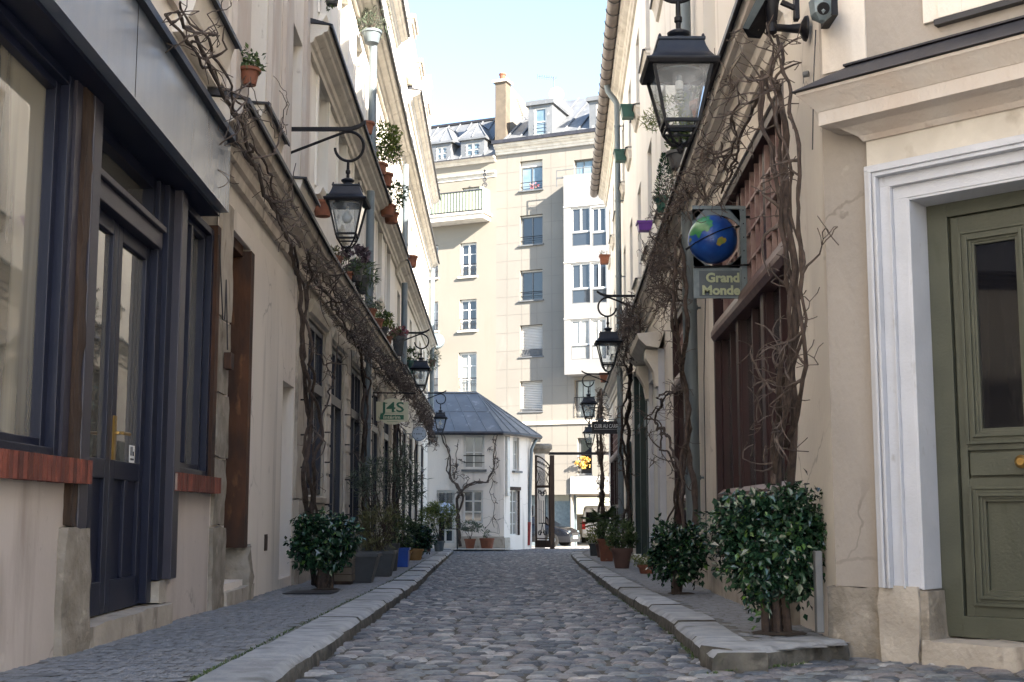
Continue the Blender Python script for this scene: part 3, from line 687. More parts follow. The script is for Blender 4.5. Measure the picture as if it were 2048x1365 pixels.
# ================================================================ LEFT: SECOND BUILDING (LB 0-14) AND THIRD (14-29.5)
def doors(parent, fr, u0, u1, z0, z1, zt, v=-.2, m='navy', gl='shopg', n=2, low=.0):
    """glazed ground floor bay: lights below, transom lights above"""
    f = MB(fr); fw = .07
    f.box(u0, u0+fw, v, v+.09, z0, z1); f.box(u1-fw, u1, v, v+.09, z0, z1); f.box(u0+fw, u1-fw, v, v+.088, z1-fw, z1); f.box(u0+fw, u1-fw, v, v+.11, zt-.07, zt+.07)
    f.box(u0+fw, u1-fw, v, v+.088, z0, z0+fw+low)
    for i in range(1, n): x = u0+(u1-u0)*i/n; f.box(x-.05, x+.05, v, v+.086, z0+fw, z1-fw)
    for i in range(2*n):
        x = u0+(u1-u0)*(i+.5)/(2*n)
        if i % 1 == 0: f.box(x-.012, x+.012, v, v+.06, zt+.07, z1-fw)
    o = f.build('shop_window', M[m], parent, bevel=0); MB(fr).box(u0+.03, u1-.03, v-.02, v+.03, z0+.03, z1-.03).build('pane', M[gl], o); return o
B = thing('town_house', 'left building with olive stone ground floor bays, dark vines and flowerpots above', 'building', LB.map(5, 0, 0))
bays = [(.15, 1.75, .98, 3.30), (2.3, 4.0, -.05, 3.25), (4.9, 6.8, -.05, 3.25), (8.5, 10.2, -.1, 3.25), (11.1, 12.9, -.1, 3.25)]
gm = MB(LB); wall(gm, 0, 14, -.5, 3.9, bays, .28); gm.build('ground_floor_wall', M['stonel'], B)
for i, h in enumerate(bays): doors(B, LB, h[0]+.03, h[1]-.03, h[2]+.02, h[3]-.02, 2.45, v=-.115, low=.0 if i == 0 else .35)
pn = MB(LB).box(.2, 1.75, .0, .02, .1, .86).prism([(0, .86), (.05, .88), (.06, .95), (.0, .97)], .1, 1.82).build('panel', M['stonel'], B)
for h in bays: MB(LB).prism([(0, h[3]+.04), (.05, h[3]+.06), (.09, h[3]+.16), (.09, h[3]+.22), (0, h[3]+.24)], h[0]-.12, h[1]+.12).build('lintel', M['cornlit'], B)
for a, b in ((1.86, 2.2), (4.15, 4.75), (6.95, 8.35), (10.35, 10.95), (13.05, 13.9)):
    z = 0; pr = MB(LB)
    while z < 3.3: pr.box(a, b, .0, .045, z+.015, z+.40); z += .43
    pr.box(a+.01, b-.01, -.01, .03, 0, 3.4).build('rusticated_pier', M['cornice'], B)
us1 = [1.53+2.15*k for k in range(6)]
def facade(parent, fr, u0, u1, z0, z1, cols, rows, w_, mt, wn='winw', nx=2, nz=3, depth=.22, sur=True):
    hs = [(c-w_, c, a, b) for c in cols for (a, b) in rows]
    m = MB(fr); wall(m, u0, u1, z0, z1, hs, depth); m.build('wall', M[mt], parent)
    for h in hs:
        s = MB(fr)
        window(parent, fr, h[0]+.01, h[1]-.01, h[2]+.01, h[3]-.01, v=-depth+.01, nx=nx, nz=nz, fm=wn)
        s.prism([(-.02, h[2]-.12), (.07, h[2]-.10), (.11, h[2]-.02), (.11, h[2]-.003), (-.02, h[2]-.003)], h[0]-.08, h[1]+.08)
        if sur:
            s.box(h[0]-.14, h[0]-.003, .001, .028, h[2], h[3]+.12); s.box(h[1]+.003, h[1]+.14, .001, .028, h[2], h[3]+.12); s.box(h[0]-.003, h[1]+.003, .001, .027, h[3]+.003, h[3]+.12)
        s.build('window_surround', M['cornlit' if mt != 'facade' else 'facade'], parent)
facade(B, LB, 0, 14, 3.9, 12.4, us1, [(5.15, 6.72), (7.6, 9.1), (10.2, 11.6)], 1.0, 'facade')
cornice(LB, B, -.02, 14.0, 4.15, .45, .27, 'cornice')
cornice(LB, B, -.6, 14.02, 7.0, .30, .30, 'cornlit')
cornice(LB, B, .0, 14.03, 9.75, .34, .38, 'cornlit')
cornice(LB, B, .0, 13.6, 12.45, .28, .30, 'cornlit')
MB(LB).box(0.01, 13.98, -6, -.3, -.3, 12.4).build('core', M['facade'], B)
MB(LB).prism([(.1, 12.4), (-2.0, 15.0), (-6, 15.6), (-6, 12.4)], 0, 13.6).build('roof', M['zinc'], B)
C3 = thing('town_house', 'far left building with roof dormers catching the sun above the alley', 'building', LB.map(20, 0, 0))
bays3 = [(14.4, 16.0, -.1, 3.0), (17.0, 18.6, -.2, 3.0), (19.6, 21.2, -.2, 3.0), (22.4, 24, -.3, 3.0), (25.4, 27, -.3, 3.0)]
gm = MB(LB); wall(gm, 14, 29.5, -.7, 3.9, bays3, .28); gm.box(29.49, 29.5, -6, 0, -.7, 3.9); gm.build('ground_floor_wall', M['facade'], C3)
for i, h in enumerate(bays3): doors(C3, LB, h[0]+.03, h[1]-.03, h[2]+.02, h[3]-.02, 2.2, v=-.115, low=.35)
us3 = [14+1.7+2.3*k for k in range(6)]
facade(C3, LB, 14, 29.5, 3.9, 14.9, us3, [(5.0, 6.3), (7.5, 9.1), (10.5, 11.8)], .95, 'facade2', sur=False)
MB(LB).box(14.02, 29.495, -6, -.3, -.5, 14.9).build('core', M['facade2'], C3)
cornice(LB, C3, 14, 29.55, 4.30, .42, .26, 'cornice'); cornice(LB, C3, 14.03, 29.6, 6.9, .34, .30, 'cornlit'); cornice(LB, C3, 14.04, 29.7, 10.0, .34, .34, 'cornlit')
cornice(LB, C3, 17.5, 29.72, 12.45, .36, .36, 'cornlit')
for u in (16.8, 20.2, 24.0): 
    d = MB(LB).box(u, u+1.1, -1.5, .14, 12.6, 14.25).build('dormer', M['facade2'], C3); MB(LB).box(u-.1, u+1.2, -1.5, .26, 14.25, 14.36).box(u-.05, u+1.15, -1.5, .2, 14.12, 14.25).build('dormer_roof', M['cornice'], d)
ch = MB(LB).box(28.4, 29.5, -1.6, .02, 14.9, 16.7).box(28.35, 29.55, -1.65, .07, 16.7, 16.82).build('chimney', M['facade2'], C3)
MB(LB).lathe((28.8, -.4), [(.13, 16.8), (.11, 17.3), (.13, 17.3), (.13, 17.35)], 12).build('chimney_pot', M['terra'], ch)
MB(LB).prism([(.0, 14.9), (-1.0, 15.9), (-6, 16.5), (-6, 14.9)], 14, 28.3).build('roof', M['zinc'], C3)
MB(LB).lathe((29.2, -1.2), [(.12, 13), (.12, 17.4), (.05, 17.4)], 12).build('flue', M['tiles'], C3)

# ================================================================ RIGHT ROW (RA)
Dn = thing('shop_building', 'right building with burgundy timber shopfront, pale upper wall and old gutter', 'building', RA.map(10, 0, 0))
RB = [(1.27, 5.75, .28, 3.95), (9.0, 10.7, .0, 3.6), (15.3, 21.4, -.2, 3.9), (28.6, 34.5, -.4, 3.6)]
m_ = MB(RA); wall(m_, 0, 35.6, -.6, 4.1, RB, .32); m_.build('ground_floor_wall', M['cream'], Dn)
colsR = [3.05*k for k in range(1, 12)]
facade(Dn, RA, 0, 35.6, 4.1, 12.2, colsR, [(5.5, 7.5), (9.15, 10.8)], 1.05, 'facade', sur=False)
core = MB(RA).box(6, 15.2, -8, -.4, -.3, 4.1).box(.3, 15.2, -8, -.9, -.3, 4.1).box(15.2, 35.5, -8, -.4, -.6, 4.1).box(.3, 35.58, -8, -.33, 4.1, 12.2).box(.02, .6, -2, -.02, -.2, 12.2).build('core', M['facade'], Dn)
MB(RA).prism([(.1, 12.2), (-1.6, 13.6), (-8, 14.2), (-8, 12.2)], .02, 35.5).build('roof', M['zinc'], Dn)
cornice(RA, Dn, .9, 35.6, 4.62, .42, .26, 'cream'); cornice(RA, Dn, 0, 35.6, 12.0, .45, .30, 'cornlit', flash=False)
gt = MB(RA); prof = [(.31+.15*math.cos(q*math.pi/8+math.pi)+.13, 12.06+.16*math.sin(q*math.pi/8+math.pi)) for q in range(9)]+[(.28, 12.10)]
gt.prism(prof, 0, 35.7)
gu = gt.build('gutter', M['gutter'], Dn, smooth=True)
for k in range(50):
    hk = MB(RA); hk.tube([(.4+.7*k, .30+.17*math.cos(q*math.pi/8+math.pi)+.13, 12.06+.175*math.sin(q*math.pi/8+math.pi)) for q in range(9)], .012, 4)
    hk.build('gutter_bracket', M['flash'], gu)
for c in colsR:
    for z in (5.5, 9.15):
        sso = MB(RA).prism([(0, z-.30), (.05, z-.28), (.09, z-.12), (.12, z-.06), (.0, z-.05)], c-1.1, c+.05).build('sill', M['cornlit'], Dn)
        MB(RA).prism([(-.02, z-.01), (.15, z-.035), (.15, z-.06), (-.02, z-.055)], c-1.13, c+.08).build('flashing', M['flash'], sso)
# burgundy shopfront 1
def burg(u0, u1, z0, z1, zr_, cols, grid, sillz=.97):
    f = MB(RA); v = -.11
    n = len(cols)
    f.box(u0, u0+.10, v-.05, -.002, z0, z1); f.box(u1-.10, u1, v-.05, .0, z0, z1); f.box(u0+.1, u1-.1, v-.05, -.02, z1-.10, z1)
    for c in cols: f.box(c-.08, c+.08, v-.05, -.04, z0, zr_); f.box(c-.05, c+.05, v-.05, -.08, zr_+.2, z1-.1)
    f.box(u0+.1, u1-.1, v-.03, -.09, z0, sillz-.08)
    e = [u0+.1]+list(cols)+[u1-.1]
    for a, b in zip(e, e[1:]):
        f.box(a+.02, a+.10, v-.04, v+.05, sillz, zr_); f.box(b-.10, b-.02, v-.04, v+.05, sillz, zr_); m = (a+b)/2; f.box(m-.03, m+.03, v-.04, v+.04, sillz, zr_)
    o = f.build('shopfront', M['burg'], Dn, bevel=.004)
    r = MB(RA).prism([(v-.03, zr_), (-.0, zr_), (.03, zr_+.05), (.03, zr_+.10), (-.01, zr_+.20), (v-.03, zr_+.20)], u0+.02, u1-.02)
    MB(RA).prism([(v, sillz-.09), (.0, sillz-.09), (.0, sillz-.03), (v+.05, sillz+.02), (v, sillz+.02)], u0+.1, u1-.1).build('sill', M['rail'], o)
    r.build('rail', M['rail'], o)
    g_ = MB(RA); uu = u0+.1
    k = int((u1-u0)/grid)
    for i in range(1, k): x = u0+(u1-u0)*i/k; g_.box(x-.014, x+.014, v-.01, v+.03, zr_+.2, z1-.1)
    for j in range(1, 4): z = zr_+.2+(z1-.3-zr_)*j/4; g_.box(u0+.1, u1-.1, v-.008, v+.028, z-.014, z+.014)
    g_.build('glazing_bars', M['gridbar'], o)
    MB(RA).box(u0+.05, u1-.05, v-.04, v-.012, z0+.05, z1-.05).build('pane', M['pane'], o); return o
burg(1.27, 5.75, .28, 3.95, 2.58, (2.75, 4.25), .28)
burg(9.0, 10.7, .0, 3.6, 2.5, (), .28); burg(28.6, 34.5, -.4, 3.6, 2.4, (30.5, 32.5), .4)
# green timber doors
gd = MB(RA); gd.box(15.3, 21.4, -.25, -.12, 2.55, 2.75)
for c in (15.36, 17.3, 19.3, 21.3): gd.box(c-.06, c+.06, -.25, -.05, -.2, 3.9)
for k in range(24): u = 15.45+k*.245; gd.box(u, u+.225, -.22, -.17, -.2, 2.55)
for k in range(16): u = 15.45+k*.38; gd.box(u, u+.03, -.22, -.17, 2.75, 3.9)
for z in (3.1, 3.5): gd.box(15.4, 21.3, -.215, -.175, z, z+.03)
gdo = gd.build('carriage_door', M['dgreen'], Dn); MB(RA).box(15.35, 21.35, -.26, -.24, -.2, 3.9).build('pane', M['pane'], gdo)
for k in range(4): MB(RA).box(21.55+k*.42, 21.92+k*.42, .02, .07, -.2, 2.4).box(21.57+k*.42, 21.90+k*.42, .06, .09, .3, .4).box(21.57+k*.42, 21.90+k*.42, .06, .09, 1.9, 2.0).build('shutter', M['dgreen'], Dn)
# white door surround with brackets
MB(RA).box(12.1, 12.55, 0, .10, -.2, 3.01).box(14.3, 14.75, 0, .10, -.2, 3.01).box(12.1, 14.75, 0, .102, 3.0, 3.35).build('door_surround', M['whitep'], Dn)
co = MB(RA)
for u in (12.12, 14.33): MB(RA).prism([(.1, 2.75), (.14, 2.75), (.18, 3.0), (.30, 3.2), (.30, 3.34), (.1, 3.34)], u, u+.38).build('bracket', M['cornlit'], Dn)
co.prism([(.1, 3.35), (.30, 3.38), (.42, 3.50), (.44, 3.58), (.0, 3.62)], 11.95, 14.9); co.build('hood', M['cornlit'], Dn)
MB(RA).box(12.55, 14.3, -.02, .03, -.2, 3.0).build('door', M['winw'], Dn)
rough(RA, Dn, 1.2, 5.8, -.2, .07, -.3, .24, name='plinth', n=(30, 2, 3), amp=.014, m='stonel')
rough(RA, Dn, 5.8, 9.0, -.2, .03, -.3, .5, name='plinth', n=(16, 2, 4), amp=.012, m='stonel')

# ================================================================ RIGHT: ANGLED DOOR BUILDING (RC)
G = thing('house', 'near right beige building with white moulded door surround and olive green door', 'building', RC.map(.5, 0, 0))
m_ = MB(RC); wall(m_, 0, 3.6, .31, 9, [(.56, 1.92, .0, 2.60), (.95, 2.1, 3.74, 5.6)], .24); m_.box(-.005, .0, -.9, -.002, .31, 9)
m_.build('wall', M['pier'], G)
MB(RC).box(.02, .32, .0, .012, 3.5, 9).build('wall_strip', M['cream'], G)
# corner pier return facing the alley
rough(RC, G, -.05, .30, -.4, .025, -.15, .305, name='plinth', n=(5, 2, 5), amp=.012); rough(RC, G, .31, .545, -.3, .075, -.15, .315, name='plinth', n=(4, 2, 5), amp=.012, m='stonel'); rough(RC, G, .548, .60, -.3, .05, -.15, .30, name='plinth', n=(2, 3, 5), amp=.006)
rough(RC, G, .58, 2.4, -.35, .10, -.2, .035, name='doorstep', n=(16, 3, 2), amp=.008, m='stonel')
sur = MB(RC); ub = 2.48-.0   # mirrored right jamb
def jamb(a, b, sg):
    # stepped mouldings from outer edge a to opening edge b
    for (t0, t1, d) in ((0, .14, .075), (.14, .22, .10), (.22, .30, .085), (.30, .36, .11), (.36, .62, .06), (.62, .66, .075), (.66, 1.0, .04)):
        x0, x1 = a+(b-a)*t0, a+(b-a)*t1; sur.box(min(x0, x1), max(x0, x1), -.02, d, .315, 2.83-(2.83-2.60)*t0 if d else 0)
jamb(.31, .56, 1); jamb(2.17, 1.92, -1)
for (t0, t1, d) in ((0, .14, .077), (.14, .22, .102), (.22, .30, .087), (.30, .36, .112), (.36, .62, .062), (.62, .66, .077), (.66, 1.0, .042)):
    z1, z0 = 2.83-.23*t0, 2.83-.23*t1; sur.box(.31+.25*t0, 2.17-.25*t0, -.02, d, z0, z1)
sur.box(.555, .575, -.24, .038, .31, 2.6); sur.box(1.905, 1.925, -.24, .038, .31, 2.6); sur.box(.575, 1.905, -.24, .036, 2.585, 2.605)
sur.build('door_surround', M['whitep'], G, bevel=.004)
MB(RC).box(.32, 2.16, -.01, .05, 2.83, 3.0).build('frieze', M['cornlit'], G)
en = MB(RC); P_ = [(0, 3.0), (.07, 3.0), (.08, 3.02), (.14, 3.05), (.15, 3.08), (.24, 3.09), (.25, 3.18), (.26, 3.20), (.31, 3.25), (.33, 3.28), (.33, 3.31), (0, 3.33)]
# cornice with mitred returns: three bands
for (d0, z0, d1, z1) in ((.05, 2.99, .07, 3.02), (.07, 3.02, .15, 3.07), (.15, 3.07, .24, 3.085), (.24, 3.085, .24, 3.17), (.245, 3.17, .26, 3.19), (.26, 3.19, .33, 3.27), (.335, 3.27, .335, 3.29)):
    a0, b0, a1, b1 = .36-d0, 2.12+d0, .36-d1, 2.12+d1
    en.add([(a0, 0, z0), (b0, 0, z0), (b0, d0+.02, z0), (a0, d0+.02, z0), (a1, 0, z1), (b1, 0, z1), (b1, d1+.02, z1), (a1, d1+.02, z1)], [(0, 3, 2, 1), (4, 5, 6, 7), (0, 1, 5, 4), (1, 2, 6, 5), (2, 3, 7, 6), (3, 0, 4, 7)])
eno = en.build('cornice', M['peeling'], G)
MB(RC).add([(.0, 0, 3.30), (2.5, 0, 3.30), (2.48, .38, 3.295), (.0, .38, 3.295), (.22, 0, 3.49), (2.3, 0, 3.49), (2.3, .06, 3.49), (.22, .06, 3.49)], [(0, 3, 2, 1), (4, 5, 6, 7), (0, 1, 5, 4), (1, 2, 6, 5), (2, 3, 7, 6), (3, 0, 4, 7)]).box(.20, 2.32, 0, .085, 3.49, 3.502).build('flashing', M['flash'], eno)
wn_ = window(G, RC, .98, 2.08, 3.78, 5.6, v=-.14, nx=2, nz=3, pm='blackg', fw=.09)
ws = MB(RC).box(.78, 2.3, -.1, .055, 3.60, 3.635); ws.box(.95, .965, -.24, .0, 3.74, 5.6)
ws.build('window_sill', M['flash'], G)
MB(RC).box(.80, .945, .0, .045, 3.64, 5.75).box(.945, 2.1, .0, .043, 3.64, 3.73).box(.70, .80, .0, .025, 3.64, 5.75).build('window_surround', M['cream'], G, bevel=.004)
# green door
dm = MB(RC); v = -.2
dm.box(.575, 1.905, v-.06, v-.03, .04, 2.585)
dm.box(.575, .70, v-.03, v+.015, .04, 2.585); dm.box(1.78, 1.905, v-.03, v+.015, .04, 2.585); dm.box(.70, 1.78, v-.03, v+.014, 2.50, 2.585); dm.box(.70, 1.78, v-.03, v+.03, .04, .16)
for (a, b) in ((.715, 1.225), (1.255, 1.765)):
    dm.box(a, a+.045, v-.03, v, .16, 2.49); dm.box(b-.045, b, v-.03, v, .16, 2.49)
    for (z0, z1) in ((.16, .22), (.90, .945), (1.105, 1.14), (2.40, 2.49)): dm.box(a+.045, b-.045, v-.03, v-.001, z0, z1)
    def mould(p0, p1, q0, q1):
        for k, (w_, d) in enumerate(((0, .022), (.02, .014), (.04, .028), (.055, .008), (.07, .0))):
            A0, A1, B0, B1 = p0+w_, p1-w_, q0+w_, q1-w_; t = .02
            dm.box(A0, A0+t, v-.03, v+d, B0, B1); dm.box(A1-t, A1, v-.03, v+d, B0, B1); dm.box(A0+t, A1-t, v-.03, v+d-.001, B0, B0+t); dm.box(A0+t, A1-t, v-.03, v+d-.001, B1-t, B1)
    mould(a+.045, b-.045, 1.14, 2.40); mould(a+.045, b-.045, .22, .90); dm.box(a+.06, b-.06, v-.03, v+.012, .96, 1.09)
gdr = dm.build('door', M['green'], G, bevel=.0025)
MB(RC).box(.83, 1.10, v-.03, v-.02, 1.23, 2.31).box(1.37, 1.64, v-.03, v-.02, 1.23, 2.31).build('pane', M['blackg'], gdr)
dm.box(1.2, 1.28, v, v+.02, .16, 2.49)
kb = MB(RC); kb.tube([(1.10, v, 1.03), (1.10, v+.02, 1.03)], .035, 16); kb.tube([(1.10, v+.02, 1.03), (1.10, v+.045, 1.03), (1.10, v+.06, 1.03), (1.10, v+.09, 1.03), (1.10, v+.11, 1.03)], [.016, .018, .036, .038, .02], 16)
kb.build('knob', M['brass'], gdr, smooth=True)
MB(RC).box(.02, 3.6, -5, -.3, -.1, 9).box(0.0, .56, -1.0, -.25, -.1, 9).build('core', M['pier'], G)

# ================================================================ LITTLE WHITE HOUSE AT THE BEND
random.seed(11)
zg = zr(47)+.07
W1 = Frame((-3.9, 46.9), (-.30, 47.05)); W2 = Frame((-.30, 47.05), (.78, 49.4))
Hs = thing('white_house', 'small two storey white house with grey zinc hipped roof and bare trained vine', 'house', (-1.5, 47, zg))
def pr_(fr, *q, v=0): return fr.rect(*q, v=v)
h_up = pr_(W1, 927, 871, 969, 939); h_lo = pr_(W1, 927, 981, 966, 1046); h_dr = pr_(W1, 873, 981, 909, 1087)
m_ = MB(W1); wall(m_, 0, W1.L, zg-.3, 3.72, [h_up, h_lo, h_dr], .18); m_.build('wall', M['white'], Hs)
g_up = pr_(W2, 1026, 875, 1038, 942); g_dr = pr_(W2, 1020, 981, 1036, 1071)
m_ = MB(W2); wall(m_, 0, W2.L, zg-.3, 3.72, [g_up, g_dr], .18); m_.build('wall', M['white'], Hs)
window(Hs, W1, *h_up, v=-.14, nx=2, nz=2, pm='panec', fw=.09, bar=.04, sill=(.1, .09, 'wing'), rail=(.52, -.02, 'bar'))
window(Hs, W1, *h_lo, v=-.12, nx=2, nz=3, fw=.07, bar=.05)
dr = window(Hs, W1, *h_dr, v=-.12, nx=2, nz=4, fw=.09, bar=.05, name='glazed_door')
window(Hs, W2, *g_up, v=-.14, nx=2, nz=2, pm='panec', fw=.05, sill=(.12, .08, 'wing')); window(Hs, W2, *g_dr, v=-.12, nx=2, nz=4, pm='panec', fw=.05, name='glazed_door')
MB(W2).box(g_dr[0]-.12, g_dr[1]+.18, -.02, .05, g_dr[3], g_dr[3]+.13).box(g_dr[1]+.0, g_dr[1]+.10, -.02, .04, g_dr[2], g_dr[3]-.01).build('lintel', M['beam'], Hs)
lat = MB(W1); a, b, c, d = h_dr
for k in range(14):
    for s_ in (-1, 1):
        x = a+.08+(b-a-.16)*((k+.5)/14); lat.tube([(x-.12*s_, -.06, c+1.30), (x+.12*s_, -.05, d-.1)], .008, 4)
lat.build('grille', M['wing'], dr)
MB(W1).prism([(0, zg-.1), (.04, zg-.1), (.03, zg+.42), (0, zg+.45)], h_dr[1]+.1, W1.L).build('plinth', M['stonel'], Hs)
MB(W2).prism([(0, zg-.1), (.04, zg-.1), (.03, zg+.38), (0, zg+.4)], 0, g_dr[0]-.05).build('plinth', M['stonel'], Hs)
MB(W1).box(-.0, W1.L+.03, .0, .05, 3.66, 3.74).build('eaves_board', M['cornlit'], Hs); MB(W2).box(.0, W2.L, .0, .05, 3.66, 3.74).build('eaves_board', M['cornlit'], Hs)
# zinc roof: eaves polygon up to a ridge
ev = 3.76; e0 = W1.map(0, .28, ev); e1 = W1.map(W1.L-.05, .30, ev); e2 = W2.map(.75, .32, ev-.0); e3 = W2.map(W2.L+.15, .34, ev); e4 = Vector((1.2, 52.5, ev)); e5 = Vector((-4, 53, ev))
rg0 = Vector((-4.2, 49.6, 5.50)); rg1 = at(955, 787, 49.6)
rf = MB(); rf.add([tuple(q) for q in (e0, e1, e2, e3, e4, e5, rg0, rg1)], [(0, 1, 7, 6), (1, 2, 7), (2, 3, 7), (3, 4, 7), (4, 5, 6, 7)])
rf.add([tuple(q-Vector((0, 0, .06))) for q in (e0, e1, e2, e3, e4, e5)], [(0, 1, 2, 3, 4, 5)])
rfo = rf.build('roof', M['zinc'], Hs)
def seam(a, b, r=.022, m=None): m.tube([tuple(a+Vector((0, 0, .01))), tuple(b+Vector((0, 0, .01)))], r, 5)
sm = MB()
for k in range(1, 6): t = k/6; seam(e0.lerp(e1, t), rg0.lerp(rg1, t), m=sm)
for (p, q) in ((e1, e2), (e2, e3), (e3, e4)):
    for t in (.0, .5): seam(p.lerp(q, t), rg1 if t == 0 else rg1.lerp(p.lerp(q, t), .08), .03 if t == 0 else .022, m=sm)
seam(rg0, rg1, .05, sm); seam(e0.lerp(rg0, .5), e1.lerp(rg1, .5), .014, sm)
sm.build('standing_seams', M['zinc'], rfo)
MB().tube([tuple(q-Vector((0, 0, .05))) for q in (e0, e1, e2, e3)], .075, 8).build('gutter', M['flash'], rfo)
MB().box(-4.4, -.45, 47.4, 52, zg-.3, 3.7).build('core', M['white'], Hs)
MB(W2).box(.05, W2.L, -3, -.22, zg-.3, 3.7).build('core', M['white'], Hs)
# downpipe with red foot
pd = thing('drainpipe', 'grey downpipe with red lower section at corner of white house', 'drainpipe', W2.map(W2.L-.1, .1, zg), 'drainpipes on the walls')
q0 = at(1095/5.06+840, 1270/5.06+840, 49.1); q1 = at(1104/5.06+840, 1035/5.06+840, 49.1); q2 = at(1128/5.06+840, 300/5.06+840, 49.1); q3 = at(1165/5.06+840, 215/5.06+840, 49.3); q4 = at(1210/5.06+840, 165/5.06+840, 49.4)
MB().tube([tuple(q) for q in (q1, q2, q3, q4)], .065, 10).build('pipe', M['pipe'], pd, smooth=True); MB().tube([tuple(q0), tuple(q1)], .08, 10).build('foot', M['redp'], pd, smooth=True)
tag(MB(W2).box(.10, .32, .0, .1, 1.45, 3.6).box(.08, .34, .0, .12, 1.36, 1.46).build('wall_duct', M['winw'], org=W2.map(.2, 0, 2)), 'pale boxed duct running down the corner of the white house', 'duct')
for (px, nm) in ((1015, 'left'), (1029, 'right')):
    p = at(px, 878, 47.0+(px-1010)*.06); m_ = MB(); m_.add([(p.x-.1, p.y-.16, p.z+.04), (p.x+.1, p.y-.16, p.z+.04), (p.x+.1, p.y-.12, p.z-.10), (p.x-.1, p.y-.12, p.z-.10), (p.x-.09, p.y+.0, p.z+.1), (p.x+.09, p.y+.0, p.z+.1), (p.x+.08, p.y+.02, p.z-.02), (p.x-.08, p.y+.02, p.z-.02)], [(0, 1, 2, 3), (4, 5, 6, 7), (0, 1, 5, 4), (1, 2, 6, 5), (2, 3, 7, 6), (3, 0, 4, 7)]); m_.tube([(p.x, p.y, p.z+.05), (p.x, p.y+.3, p.z+.12)], .02, 6)
    tag(m_.build('floodlight', M['letw'], org=p), 'small white floodlight under house eaves, %s one of the pair' % nm, 'floodlight', 'white floodlights under the eaves')

# ================================================================ GATE
gz = zr(50)
gp_ = thing('gate_pillar', 'weathered stone gate pillar with moulded cap beside white house', 'pillar', (1.3, 50.6, gz))
MB().box(.93, 1.32, 50.2, 51.0, gz-.1, 3.15).build('shaft', M['white'], gp_); MB().frustum((1.2, 50.5), [(.30, 3.10), (.33, 3.2), (.42, 3.3), (.42, 3.42), (.36, 3.5)]).build('cap', M['stone'], gp_)
gt_ = thing('iron_gate', 'tall dark ornamental wrought iron gate leaf standing open at alley end', 'gate', (1.3, 50, gz))
GF = Frame((.94, 50.1), (1.50, 49.55)); GW, z0, z1 = 0.80, at(1088, 1095, 50).z, at(1088, 912, 50).z
m_ = MB(GF); m_.box(0, .07, -.03, .03, z0, z1+.02); m_.box(GW-.05, GW, -.03, .03, z0, z1-.45); 
zm = z0+(z1-z0)*.66
m_.box(.07, GW-.05, -.025, .025, z0, z0+.28); m_.box(.07, GW-.05, -.025, .025, zm-.05, zm+.05); m_.box(.07, GW-.05, -.025, .025, z0+.33, z0+.37)
arc = [(GW*t, 0, z1-.45*t**1.8) for t in [i/10 for i in range(11)]]; m_.tube(arc, .03, 6); m_.tube([(p[0], 0, p[2]-.42) for p in arc], .02, 6)
m_.build('frame', M['beam'], gt_)
m_ = MB(GF)
for k in range(9):
    for s_ in (-1, 1):
        x = .10+(GW-.2)*k/8; m_.tube([(max(.07, min(GW-.05, x-.18*s_)), 0, zm+.05), (max(.07, min(GW-.05, x+.18*s_)), 0, z1-.42-.3*(x/GW))], .009, 4)
def scroll(mm, cx, cz, r, s_=1, turns=1.4, w=.012, up=1):
    pts = [(cx+s_*r*(1-.6*t)*math.cos(t*turns*6.28), 0, cz+up*r*(1-.6*t)*math.sin(t*turns*6.28)) for t in [i/16 for i in range(17)]]; mm.tube(pts, w, 5)
for k in range(6): scroll(m_, .14+.11*k, z1-.24-.36*((.14+.11*k)/GW)**1.8, .055, (-1)**k)
for x in (.20, .31, .44, .55): m_.tube([(x, 0, z0+.95), (x, 0, zm-.55)], .013, 5)
m_.tube([(.20, 0, zm-.55), (.14, 0, zm-.3), (.18, 0, zm-.1)], .013, 5); m_.tube([(.55, 0, zm-.55), (.61, 0, zm-.3), (.57, 0, zm-.1)], .013, 5)
m_.tube([(.375, 0, z0+.95), (.30, 0, z0+.6), (.22, 0, z0+.48)], .014, 5); m_.tube([(.375, 0, z0+.95), (.45, 0, z0+.6), (.53, 0, z0+.48)], .014, 5)
m_.box(.18, .58, -.01, .01, z0+.93, z0+.97)
for x, s_ in ((.24, 1), (.52, -1)): scroll(m_, x, z0+.56, .11, s_, w=.018); scroll(m_, x, zm-.22, .08, s_, w=.014)
scroll(m_, .38, zm-.3, .1, 1, w=.016); scroll(m_, .38, zm-.3, .1, -1, w=.016)
m_.build('scrollwork', M['black'], gt_)
tag(MB().box(1.50, 1.68, 49.4, 49.6, gz-.1, 3.0).build('gate_post', M['beam'], org=(1.6, 49.5, gz)), 'slim dark brown post standing right of the iron gate', 'post')
tag(MB().box(1.5, 4.2, 51.0, 51.12, 3.09, 3.2).build('gate_beam', M['black'], org=(2.5, 51, 3.1)), 'thin black overhead iron beam spanning the gateway', 'beam')

# ================================================================ END BUILDINGS (EC)
E1 = thing('apartment_building', 'tall cream building with zinc mansard dormers and glass fronted balcony', 'building', EC.map(1, 0, -.9))
def e_rects(L_): return [EC.rect(*q) for q in L_]
UM = EC.hit(992, 700)[0]
cw = e_rects([(920, 486, 953, 553), (919, 599, 953, 661), (917, 705, 953, 786), (862, 491, 876, 556), (862, 604, 876, 662), (866, 708, 876, 786)])
bw = e_rects([(924, 375, 959, 433), (864, 380, 880, 436)])
m_ = MB(EC); wall(m_, -2, UM, -1.0, 18.9, cw+bw, .25); m_.build('wall', M['creamb'], E1)
for i, h in enumerate(cw): window(E1, EC, *h, v=-.2, nx=2, nz=3, pm='panec' if i == 2 else 'pane', fw=.1, bar=.05, sill=(.12, .1, 'cornlit'), rail=((h[3]-h[2])*.36, .02, 'grille'))
for h in bw: window(E1, EC, *h, v=-.2, nx=2, nz=2, pm='paneb', fw=.1, bar=.05)
